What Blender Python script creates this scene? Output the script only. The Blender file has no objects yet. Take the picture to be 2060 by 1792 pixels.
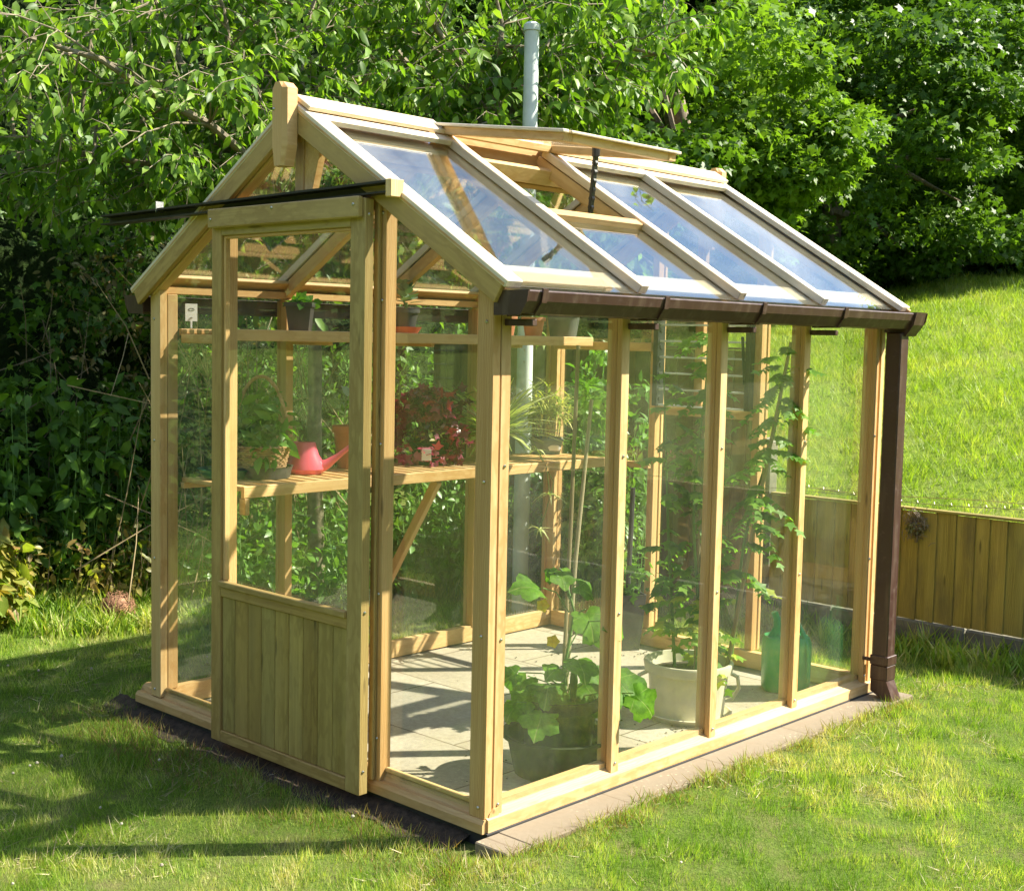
import bpy, bmesh, math, random
import numpy as np
from mathutils import Vector, Matrix, noise
R = math.radians
random.seed(7)
RNG = np.random.default_rng(11)
sc = bpy.context.scene
col = sc.collection

# ------------------------------------------------------------------ camera, sky, sun, exposure
cam_d = bpy.data.cameras.new('camera'); cam = bpy.data.objects.new('camera', cam_d); col.objects.link(cam)
CP = Vector((2.9248, -3.0001, 1.627)); YAW, PIT, ROL, FPX = -0.7568, 0.0814, 0.0207, 2631.13
fwd = Vector((math.sin(YAW)*math.cos(PIT), math.cos(YAW)*math.cos(PIT), -math.sin(PIT)))
rt = Vector((math.cos(YAW), -math.sin(YAW), 0)); up = rt.cross(fwd)
rt2 = rt*math.cos(ROL)+up*math.sin(ROL); up2 = rt2.cross(fwd)
cam.matrix_world = Matrix(((rt2.x, up2.x, -fwd.x, CP.x), (rt2.y, up2.y, -fwd.y, CP.y), (rt2.z, up2.z, -fwd.z, CP.z), (0, 0, 0, 1)))
cam_d.sensor_width = 36; cam_d.sensor_fit = 'HORIZONTAL'; cam_d.lens = 36*FPX/2060
cam_d.clip_start = .05; cam_d.clip_end = 2000
sc.camera = cam
SUN = Vector((1, 1.2, 1.5)).normalized()
w = bpy.data.worlds.new('World'); sc.world = w; w.use_nodes = True
nt = w.node_tree; bg = nt.nodes['Background']
sky = nt.nodes.new('ShaderNodeTexSky'); sky.sky_type = 'NISHITA'; sky.sun_disc = False
sky.sun_elevation = math.asin(SUN.z); sky.sun_rotation = math.atan2(SUN.x, SUN.y)
sky.air_density = 1.0; sky.dust_density = 1.6; sky.ozone_density = 2.5
tc_ = nt.nodes.new('ShaderNodeTexCoord'); mp_ = nt.nodes.new('ShaderNodeMapping'); mp_.inputs['Scale'].default_value = (1, 1, 2.6)
nt.links.new(tc_.outputs['Generated'], mp_.inputs['Vector'])
cn_ = nt.nodes.new('ShaderNodeTexNoise'); cn_.inputs['Scale'].default_value = 2.3; cn_.inputs['Detail'].default_value = 6; cn_.inputs['Roughness'].default_value = .55
nt.links.new(mp_.outputs[0], cn_.inputs['Vector'])
cr_ = nt.nodes.new('ShaderNodeValToRGB'); cr_.color_ramp.elements[0].position = .48; cr_.color_ramp.elements[1].position = .70; cr_.color_ramp.elements[1].color = (.75, .75, .75, 1)
nt.links.new(cn_.outputs[0], cr_.inputs[0])
cm_ = nt.nodes.new('ShaderNodeMix'); cm_.data_type = 'RGBA'; nt.links.new(cr_.outputs[0], cm_.inputs[0])
sm_ = nt.nodes.new('ShaderNodeMix'); sm_.data_type = 'RGBA'; sm_.blend_type = 'MULTIPLY'; sm_.inputs[0].default_value = 1
sm_.inputs[7].default_value = (1.0, 1.18, 1.25, 1); nt.links.new(sky.outputs[0], sm_.inputs[6])
nt.links.new(sm_.outputs[2], cm_.inputs[6]); cm_.inputs[7].default_value = (13, 13.4, 14, 1)      # drifting white cloud
nt.links.new(cm_.outputs[2], bg.inputs[0]); bg.inputs[1].default_value = .07
sl = bpy.data.lights.new('sun', 'SUN'); so = bpy.data.objects.new('sun', sl); col.objects.link(so)
sl.energy = 5.0; sl.angle = R(.53); sl.color = (1, .93, .80)
so.rotation_euler = SUN.to_track_quat('Z', 'Y').to_euler(); so.location = (5, 6, 9)
sc.view_settings.view_transform = 'Standard'; sc.view_settings.look = 'None'
sc.view_settings.exposure = 1.5; sc.view_settings.gamma = 1
sc.cycles.max_bounces = 10; sc.cycles.transparent_max_bounces = 24
sc.cycles.diffuse_bounces = 3; sc.cycles.glossy_bounces = 3; sc.cycles.transmission_bounces = 4
sc.cycles.use_adaptive_sampling = True; sc.cycles.caustics_reflective = False; sc.cycles.caustics_refractive = False

# ------------------------------------------------------------------ tagging
def tag(o, label=None, cat=None, group=None, kind=None):
    if label: o['label'] = label
    if cat: o['category'] = cat
    if group: o['group'] = group
    if kind: o['kind'] = kind
    return o
def thing(name, label, cat, loc=(0, 0, 0), rz=0, group=None):
    o = bpy.data.objects.new(name, None); col.objects.link(o)
    o.empty_display_size = .1
    o.location = loc; o.rotation_euler = (0, 0, rz)
    return tag(o, label, cat, group)

# ------------------------------------------------------------------ materials
MATS = {}
def newmat(name):
    m = bpy.data.materials.new(name); m.use_nodes = True
    MATS[name] = m
    n = m.node_tree; b = n.nodes['Principled BSDF']
    return m, n, b
def N(n, t, **k):
    x = n.nodes.new(t)
    for a, v in k.items():
        if a in x.inputs.keys(): x.inputs[a].default_value = v
        else: setattr(x, a, v)
    return x
def ramp(n, fac, stops):
    r = n.nodes.new('ShaderNodeValToRGB'); e = r.color_ramp.elements
    while len(e) < len(stops): e.new(.5)
    for i, (p, c) in enumerate(stops): e[i].position = p; e[i].color = (*c, 1)
    n.links.new(fac, r.inputs[0]); return r.outputs[0]
def mixc(n, f, a, b, mode='MIX'):
    x = n.nodes.new('ShaderNodeMix'); x.data_type = 'RGBA'; x.blend_type = mode
    for i, v in ((0, f), (6, a), (7, b)):
        if hasattr(v, 'is_output'): n.links.new(v, x.inputs[i])
        elif i == 0: x.inputs[0].default_value = v
        else: x.inputs[i].default_value = (*v, 1)
    return x.outputs[2]
def bump(n, b, h, s, d=.01):
    u = n.nodes.new('ShaderNodeBump'); u.inputs['Strength'].default_value = s; u.inputs['Distance'].default_value = d
    n.links.new(h, u.inputs['Height']); n.links.new(u.outputs[0], b.inputs['Normal'])
def noise_n(n, vec, scale, detail=4, rough=.55, dim='3D'):
    x = n.nodes.new('ShaderNodeTexNoise'); x.inputs['Scale'].default_value = scale
    x.inputs['Detail'].default_value = detail; x.inputs['Roughness'].default_value = rough
    if vec is not None: n.links.new(vec, x.inputs['Vector'])
    return x.outputs[0]
def scaled(n, vec, s):
    m = n.nodes.new('ShaderNodeMapping'); m.inputs['Scale'].default_value = s
    n.links.new(vec, m.inputs['Vector']); return m.outputs[0]
def objco(n): return n.nodes.new('ShaderNodeTexCoord').outputs['Object']
def attr(n, name, out='Vector'):
    a = n.nodes.new('ShaderNodeAttribute'); a.attribute_name = name; return a.outputs[out]

def wood(name, c1, c2, c3, rough=.6, grime=.0, grime_c=(.2, .2, .1)):
    m, n, b = newmat(name)
    g = attr(n, 'g'); r = attr(n, 'rnd', 'Fac')
    fine = noise_n(n, scaled(n, g, (2.2, 70, 70)), 1.0, 5, .6)
    broad = noise_n(n, scaled(n, g, (.9, 9, 9)), 1.0, 3, .5)
    wv = n.nodes.new('ShaderNodeTexWave'); wv.wave_type = 'BANDS'; wv.bands_direction = 'Y'
    wv.inputs['Scale'].default_value = 34; wv.inputs['Distortion'].default_value = 9; wv.inputs['Detail'].default_value = 3
    wv.inputs['Detail Scale'].default_value = .8
    n.links.new(scaled(n, g, (.35, 1, 1)), wv.inputs['Vector'])
    base = ramp(n, fine, [(.25, c2), (.6, c1), (.8, c3)])
    base = mixc(n, ramp(n, wv.outputs[0], [(.35, (0, 0, 0)), (1, (.75, .75, .75))]), base, c2)
    base = mixc(n, ramp(n, broad, [(.4, (0, 0, 0)), (.75, (.7, .7, .7))]), base, c3)
    tone = ramp(n, r, [(0, (.76, .70, .60)), (.3, (1.02, .92, .78)), (.55, (.95, .97, .95)), (.8, (1.1, 1.02, .88)), (1, (1.16, 1.14, 1.1))])
    base = mixc(n, 1.0, base, tone, 'MULTIPLY')
    # knots
    vo = n.nodes.new('ShaderNodeTexVoronoi'); vo.inputs['Scale'].default_value = 1.0
    n.links.new(scaled(n, g, (2.0, 11, 11)), vo.inputs['Vector'])
    kn = ramp(n, vo.outputs[0], [(.0, (.9, .9, .9)), (.05, (.7, .7, .7)), (.10, (0, 0, 0))])
    base = mixc(n, kn, base, tuple(v*.35 for v in c2))
    if grime:
        gr = noise_n(n, scaled(n, g, (1.5, 5, 5)), 1.3, 5, .6)
        base = mixc(n, ramp(n, gr, [(.5, (0, 0, 0)), (.75, (grime,)*3)]), base, grime_c)
    n.links.new(base, b.inputs['Base Color']); b.inputs['Roughness'].default_value = rough
    bump(n, b, fine, .25, .002)
    return m
wood('cedar', (.66, .45, .215), (.52, .30, .105), (.72, .545, .30), grime=.3, grime_c=(.36, .22, .09))
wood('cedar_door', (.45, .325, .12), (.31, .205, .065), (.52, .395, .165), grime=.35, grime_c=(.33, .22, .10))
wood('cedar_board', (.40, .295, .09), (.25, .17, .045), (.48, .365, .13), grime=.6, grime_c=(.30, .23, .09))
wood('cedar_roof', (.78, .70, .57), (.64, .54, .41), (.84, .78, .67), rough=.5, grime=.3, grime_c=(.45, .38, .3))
wood('fence_wood', (.36, .285, .062), (.20, .155, .034), (.44, .36, .10), rough=.85, grime=.8, grime_c=(.13, .10, .045))
wood('fence_dark', (.16, .125, .055), (.09, .07, .035), (.20, .16, .07), rough=.9, grime=.7, grime_c=(.06, .05, .03))
wood('cane', (.42, .36, .22), (.30, .25, .14), (.5, .44, .3), rough=.6)

def glassmat(name, tint=(.985, .995, .972), dirt=.015, f0=.042):
    m, n, b = newmat(name); n.nodes.remove(b)
    out = n.nodes['Material Output']
    ge = n.nodes.new('ShaderNodeNewGeometry')
    d = n.nodes.new('ShaderNodeVectorMath'); d.operation = 'DOT_PRODUCT'
    n.links.new(ge.outputs['Incoming'], d.inputs[0]); n.links.new(ge.outputs['Normal'], d.inputs[1])
    def mth(op, a, c=None):
        x = n.nodes.new('ShaderNodeMath'); x.operation = op
        for i, v in enumerate((a, c)):
            if v is None: continue
            if hasattr(v, 'is_output'): n.links.new(v, x.inputs[i])
            else: x.inputs[i].default_value = v
        return x.outputs[0]
    f = mth('POWER', mth('SUBTRACT', 1.0, mth('ABSOLUTE', d.outputs['Value'])), 5.0)
    f = mth('ADD', mth('MULTIPLY', f, .93-f0), f0)
    t = n.nodes.new('ShaderNodeBsdfTransparent'); t.inputs[0].default_value = (*tint, 1)
    g = n.nodes.new('ShaderNodeBsdfGlossy'); g.inputs['Roughness'].default_value = .0; g.inputs[0].default_value = (1, 1, 1, 1)
    bu = n.nodes.new('ShaderNodeBump'); bu.inputs['Strength'].default_value = .06; bu.inputs['Distance'].default_value = .01
    n.links.new(noise_n(n, objco(n), 3.0, 2), bu.inputs['Height']); n.links.new(bu.outputs[0], g.inputs['Normal'])
    mx = n.nodes.new('ShaderNodeMixShader'); n.links.new(f, mx.inputs[0]); n.links.new(t.outputs[0], mx.inputs[1]); n.links.new(g.outputs[0], mx.inputs[2])
    df = n.nodes.new('ShaderNodeBsdfDiffuse'); df.inputs[0].default_value = (.75, .78, .6, 1)
    mx2 = n.nodes.new('ShaderNodeMixShader')
    dn = ramp(n, noise_n(n, scaled(n, objco(n), (1, 1, .6)), 5, 5, .65), [(.35, (dirt*.3,)*3), (.75, (dirt*1.8,)*3)])
    n.links.new(dn, mx2.inputs[0]); n.links.new(mx.outputs[0], mx2.inputs[1]); n.links.new(df.outputs[0], mx2.inputs[2])
    n.links.new(mx2.outputs[0], out.inputs[0]); return m
glassmat('glass'); glassmat('glass_roof', f0=.21, dirt=.014)

def plain(name, c, rough=.5, metal=0, var=.12, scale=12, spec=.5, bmp=0, coat=0, trans=0):
    m, n, b = newmat(name)
    nz = noise_n(n, objco(n), scale, 5, .6)
    c1 = tuple(v*(1-var) for v in c); c2 = tuple(min(1, v*(1+var)) for v in c)
    n.links.new(ramp(n, nz, [(.3, c1), (.7, c2)]), b.inputs['Base Color'])
    b.inputs['Roughness'].default_value = rough; b.inputs['Metallic'].default_value = metal
    b.inputs['Specular IOR Level'].default_value = spec
    b.inputs['Coat Weight'].default_value = coat
    if bmp: bump(n, b, noise_n(n, objco(n), scale*4, 4), bmp, .003)
    if trans: b.inputs['Subsurface Weight'].default_value = trans; b.inputs['Subsurface Radius'].default_value = (.02, .01, .01)
    return m
def weathered(name, c, dust, rough):
    m, n, b = newmat(name); o = objco(n)
    st = noise_n(n, scaled(n, o, (30, 30, 2.5)), 1.0, 5, .65); sp = noise_n(n, o, 26, 5, .7)
    c1 = mixc(n, ramp(n, st, [(.5, (0, 0, 0)), (.75, (.55, .55, .55))]), c, dust)
    c1 = mixc(n, ramp(n, sp, [(.58, (0, 0, 0)), (.72, (.4, .4, .4))]), c1, dust)
    n.links.new(c1, b.inputs['Base Color']); b.inputs['Roughness'].default_value = rough
    n.links.new(ramp(n, sp, [(.3, (rough*.8,)*3), (.7, (min(1, rough*1.5),)*3)]), b.inputs['Roughness'])
weathered('brown_plastic', (.055, .025, .018), (.16, .11, .075), .38)
plain('black_plastic', (.018, .02, .022), .4, var=.3)
plain('track_metal', (.035, .03, .022), .45, metal=.3, var=.4, scale=8)
plain('steel', (.55, .53, .48), .3, metal=1)
plain('galvanised', (.60, .65, .62), .5, metal=0, var=.2, scale=6)
plain('terracotta', (.52, .19, .09), .75, var=.18, scale=9, bmp=.2)
plain('terracotta_red', (.50, .13, .07), .6, var=.15, scale=9)
plain('cream_plastic', (.62, .58, .42), .4, var=.14, scale=6, bmp=.1)
plain('green_plastic', (.045, .36, .115), .35, var=.12, scale=4)
plain('green_tray', (.015, .14, .075), .4, var=.3, scale=6)
plain('pink_plastic', (.80, .125, .19), .3, var=.08, scale=4)
plain('grey_plastic', (.085, .09, .085), .45, var=.3, scale=7)
plain('grey_tray', (.07, .065, .06), .6, var=.35, scale=20)
plain('tub_green', (.02, .026, .009), .7, spec=.2, var=.35, scale=9)
plain('blue_pot', (.10, .14, .17), .35, var=.3, scale=5)
plain('slate_pot', (.075, .072, .068), .5, var=.3, scale=8)
plain('soil', (.045, .03, .018), .95, var=.6, scale=40, bmp=.8)
plain('white_card', (.75, .75, .72), .6, var=.04)
plain('ink', (.02, .02, .02), .7)
plain('wire', (.25, .24, .2), .4, metal=.8)
plain('bark', (.20, .155, .10), .85, var=.45, scale=22, bmp=.8)
plain('bark_pale', (.22, .18, .115), .8, var=.45, scale=16, bmp=.6)
plain('stem_green', (.12, .24, .05), .6, var=.3)
plain('stem_dry', (.32, .24, .12), .8, var=.3)
plain('rootball', (.30, .16, .09), .95, var=.5, scale=40, bmp=.8)
plain('concrete', (.17, .16, .12), .9, var=.4, scale=10, bmp=.5)
plain('bird_white', (.7, .72, .75), .5, var=.05)
plain('dpc_and_shade', (.03, .03, .03), .6)

def wicker():
    m, n, b = newmat('wicker')
    g = attr(n, 'g')
    w1 = n.nodes.new('ShaderNodeTexWave'); w1.inputs['Scale'].default_value = 1; w1.bands_direction = 'Y'; w1.inputs['Distortion'].default_value = 1
    n.links.new(g, w1.inputs['Vector'])
    nz = noise_n(n, objco(n), 60, 3)
    c = ramp(n, nz, [(.3, (.30, .16, .07)), (.7, (.52, .32, .16))])
    n.links.new(c, b.inputs['Base Color']); b.inputs['Roughness'].default_value = .55
wicker()

def leafmat(name, cols, trans=.35, rough=.38, tcol=None, spec=.5, vein=.0):
    m, n, b = newmat(name)
    r = attr(n, 'rnd', 'Fac')
    stops = [(i/(len(cols)-1), c) for i, c in enumerate(cols)]
    c = ramp(n, r, stops)
    nz = noise_n(n, objco(n), 14, 3)
    c = mixc(n, 1.0, c, ramp(n, nz, [(.3, (.75, .75, .75)), (.7, (1.2, 1.2, 1.15))]), 'MULTIPLY')
    if vein:
        g = attr(n, 'g'); sp = n.nodes.new('ShaderNodeSeparateXYZ'); n.links.new(g, sp.inputs[0])
        def mth(op, a, c_=None):
            x = n.nodes.new('ShaderNodeMath'); x.operation = op
            for i, v in enumerate((a, c_)):
                if v is None: continue
                if hasattr(v, 'is_output'): n.links.new(v, x.inputs[i])
                else: x.inputs[i].default_value = v
            return x.outputs[0]
        an = mth('ARCTAN2', sp.outputs[0], mth('SUBTRACT', sp.outputs[1], .1))
        rr = mth('ADD', mth('MULTIPLY', sp.outputs[0], sp.outputs[0]), mth('MULTIPLY', sp.outputs[1], sp.outputs[1]))
        v1 = mth('ABSOLUTE', mth('SINE', mth('MULTIPLY', an, 2.5)))
        nz2 = noise_n(n, g, 7, 4, .6)
        v2 = mth('ABSOLUTE', mth('SINE', mth('ADD', mth('MULTIPLY', rr, 22), mth('MULTIPLY', an, 9))))
        vv = ramp(n, v1, [(.0, (1, 1, 1)), (.10, (0, 0, 0))]); v3 = ramp(n, v2, [(.0, (.45, .45, .45)), (.12, (0, 0, 0))])
        c = mixc(n, vv, c, (.30, .40, .12)); c = mixc(n, v3, c, (.24, .36, .08))
        c = mixc(n, 1.0, c, ramp(n, nz2, [(.35, (.7, .72, .7)), (.65, (1.15, 1.1, 1)), (.8, (1.6, 1.3, .8))]), 'MULTIPLY')
        bump(n, b, mixc(n, .5, vv, nz2), .5, .004)
    n.links.new(c, b.inputs['Base Color']); b.inputs['Roughness'].default_value = rough
    b.inputs['Specular IOR Level'].default_value = spec
    out = n.nodes['Material Output']
    t = n.nodes.new('ShaderNodeBsdfTranslucent')
    tc = mixc(n, 1.0, c, tcol or (1.6, 1.7, .55), 'MULTIPLY')
    n.links.new(tc, t.inputs[0])
    mx = n.nodes.new('ShaderNodeMixShader'); mx.inputs[0].default_value = trans
    n.links.new(b.outputs[0], mx.inputs[1]); n.links.new(t.outputs[0], mx.inputs[2]); n.links.new(mx.outputs[0], out.inputs[0])
    return m
leafmat('leaf_cherry', [(.06, .13, .014), (.10, .20, .02), (.16, .28, .03), (.25, .37, .055)], .42, .45, spec=.3)
leafmat('leaf_hedge', [(.04, .10, .014), (.07, .155, .02), (.11, .22, .032), (.19, .31, .05)], .34, .45, spec=.3)
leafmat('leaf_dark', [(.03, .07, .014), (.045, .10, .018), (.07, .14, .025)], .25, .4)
leafmat('leaf_sycamore', [(.07, .14, .014), (.11, .20, .02), (.15, .26, .03), (.19, .31, .04)], .38, .45, spec=.3)
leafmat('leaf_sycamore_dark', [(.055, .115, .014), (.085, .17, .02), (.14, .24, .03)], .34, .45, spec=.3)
leafmat('leaf_weed', [(.07, .17, .025), (.11, .24, .035), (.17, .30, .06)], .4, .4)
leafmat('leaf_yellow', [(.13, .22, .03), (.24, .30, .05), (.38, .34, .08), (.3, .16, .06)], .4, .45)
leafmat('leaf_brown', [(.14, .13, .04), (.22, .17, .07), (.10, .16, .04)], .25, .6)
leafmat('leaf_tomato', [(.09, .22, .02), (.15, .31, .03), (.22, .39, .05), (.42, .46, .06)], .5, .45)
leafmat('leaf_cucumber', [(.08, .21, .012), (.12, .28, .018), (.17, .34, .03)], .48, .55, spec=.25, vein=1)
leafmat('leaf_red', [(.07, .005, .018), (.13, .009, .034), (.24, .014, .06), (.40, .035, .11), (.80, .38, .46)], .28, .3, (1.6, .35, .5))
leafmat('leaf_basket', [(.06, .17, .02), (.10, .24, .03), (.16, .33, .05)], .4, .4)
leafmat('leaf_spider', [(.24, .34, .08), (.45, .52, .22), (.68, .70, .42)], .35, .4)
leafmat('leaf_palm', [(.22, .30, .04), (.38, .42, .09), (.55, .50, .18)], .35, .45)
leafmat('leaf_succulent', [(.17, .27, .16), (.24, .34, .22)], .15, .4)
leafmat('grass_blade', [(.11, .21, .02), (.19, .31, .035), (.28, .39, .06), (.43, .45, .14), (.56, .50, .26)], .38, .5, spec=.35)
leafmat('grass_dark', [(.10, .19, .03), (.16, .25, .045), (.25, .27, .07), (.34, .27, .12)], .35, .5, spec=.35)
leafmat('grass_hill', [(.19, .29, .035), (.25, .35, .045), (.33, .40, .07), (.42, .43, .13)], .4, .5, spec=.3)
leafmat('leaf_straw', [(.30, .24, .12), (.45, .38, .22), (.55, .48, .30)], .2, .6)
leafmat('leaf_rust', [(.20, .13, .05), (.30, .19, .08), (.22, .24, .06), (.36, .27, .12)], .3, .6)
leafmat('petal_white', [(.5, .42, .34), (.65, .6, .5)], .3, .6, (1, 1, 1))
leafmat('petal_yellow', [(.8, .55, .02), (.85, .6, .04)], .3, .6, (1, 1, .4))

def lawnmat():
    m, n, b = newmat('lawn_ground')
    o = objco(n)
    a = noise_n(n, o, 1.3, 5, .6); f = noise_n(n, o, 70, 6, .75); s = noise_n(n, o, 5.5, 4, .6)
    c = ramp(n, f, [(.3, (.05, .085, .012)), (.5, (.13, .20, .03)), (.7, (.24, .29, .07))])
    c = mixc(n, ramp(n, s, [(.5, (0, 0, 0)), (.72, (.75, .75, .75))]), c, (.24, .20, .09))
    c = mixc(n, ramp(n, a, [(.45, (0, 0, 0)), (.7, (.4, .4, .4))]), c, (.13, .2, .03))
    n.links.new(c, b.inputs['Base Color']); b.inputs['Roughness'].default_value = .95; b.inputs['Specular IOR Level'].default_value = .15
    bump(n, b, f, .9, .03)
lawnmat()
def hillmat():
    m, n, b = newmat('hill_ground')
    o = objco(n)
    f = noise_n(n, scaled(n, o, (1, .6, 1)), 22, 6, .75); s = noise_n(n, scaled(n, o, (1, .5, 1)), 2.2, 5, .6); a = noise_n(n, o, .35, 4, .6)
    c = ramp(n, f, [(.3, (.10, .17, .02)), (.5, (.21, .31, .04)), (.7, (.34, .41, .09))])
    c = mixc(n, ramp(n, s, [(.45, (0, 0, 0)), (.7, (.8, .8, .8))]), c, (.36, .37, .12))
    c = mixc(n, ramp(n, noise_n(n, o, 4.5, 4, .6), [(.55, (0, 0, 0)), (.75, (.75, .75, .75))]), c, (.10, .17, .03))
    c = mixc(n, ramp(n, a, [(.45, (0, 0, 0)), (.7, (.45, .45, .45))]), c, (.22, .33, .035))
    n.links.new(c, b.inputs['Base Color']); b.inputs['Roughness'].default_value = .95; b.inputs['Specular IOR Level'].default_value = .1
    bump(n, b, f, 1, .08)
hillmat()
def pavemat():
    m, n, b = newmat('paving')
    o = objco(n)
    wob = n.nodes.new('ShaderNodeVectorMath'); wob.operation = 'MULTIPLY_ADD'
    nn = n.nodes.new('ShaderNodeTexNoise'); nn.inputs['Scale'].default_value = 3; n.links.new(o, nn.inputs['Vector'])
    n.links.new(nn.outputs['Color'], wob.inputs[0]); wob.inputs[1].default_value = (.012, .012, 0); n.links.new(o, wob.inputs[2])
    br = n.nodes.new('ShaderNodeTexBrick'); br.offset = .5; n.links.new(wob.outputs[0], br.inputs['Vector'])
    br.inputs['Scale'].default_value = 1; br.inputs['Brick Width'].default_value = .75; br.inputs['Row Height'].default_value = .6
    br.inputs['Mortar Size'].default_value = .0045; br.inputs['Mortar Smooth'].default_value = .1; br.inputs['Bias'].default_value = 0
    br.inputs['Color1'].default_value = (.37, .325, .245, 1); br.inputs['Color2'].default_value = (.46, .42, .34, 1); br.inputs['Mortar'].default_value = (.10, .07, .04, 1)
    a = noise_n(n, o, 2.6, 6, .65); f = noise_n(n, o, 45, 5, .65)
    c = mixc(n, ramp(n, a, [(.38, (0, 0, 0)), (.7, (.7, .7, .7))]), br.outputs['Color'], (.32, .265, .18))
    c = mixc(n, 1.0, c, ramp(n, f, [(.3, (.8, .8, .78)), (.65, (1.06, 1.06, 1.04))]), 'MULTIPLY')
    sx = n.nodes.new('ShaderNodeSeparateXYZ'); n.links.new(o, sx.inputs[0])
    edge = ramp(n, sx.outputs[0], [(.0, (0, 0, 0)), (.02, (.72, .72, .72)), (.13, (.8, .8, .8)), (.17, (1, 1, 1))])
    c = mixc(n, edge, c, (.17, .13, .08))
    # gravel-flecked weathered slab edges
    vo = n.nodes.new('ShaderNodeTexVoronoi'); vo.inputs['Scale'].default_value = 42; n.links.new(o, vo.inputs['Vector'])
    sp = ramp(n, vo.outputs[0], [(.12, (.8, .8, .8)), (.25, (0, 0, 0))])
    msk = ramp(n, noise_n(n, o, 1.7, 3), [(.5, (0, 0, 0)), (.6, (1, 1, 1))])
    c = mixc(n, mixc(n, 1.0, sp, msk, 'MULTIPLY'), c, (.50, .43, .28))
    n.links.new(c, b.inputs['Base Color']); b.inputs['Roughness'].default_value = .85
    bump(n, b, mixc(n, .8, f, br.outputs['Fac']), .4, .006)
pavemat()
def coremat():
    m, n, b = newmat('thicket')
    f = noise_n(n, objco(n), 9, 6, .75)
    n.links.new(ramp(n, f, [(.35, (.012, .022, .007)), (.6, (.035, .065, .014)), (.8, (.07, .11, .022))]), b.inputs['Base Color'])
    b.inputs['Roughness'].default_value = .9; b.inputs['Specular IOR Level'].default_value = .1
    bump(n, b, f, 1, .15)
coremat()

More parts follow.
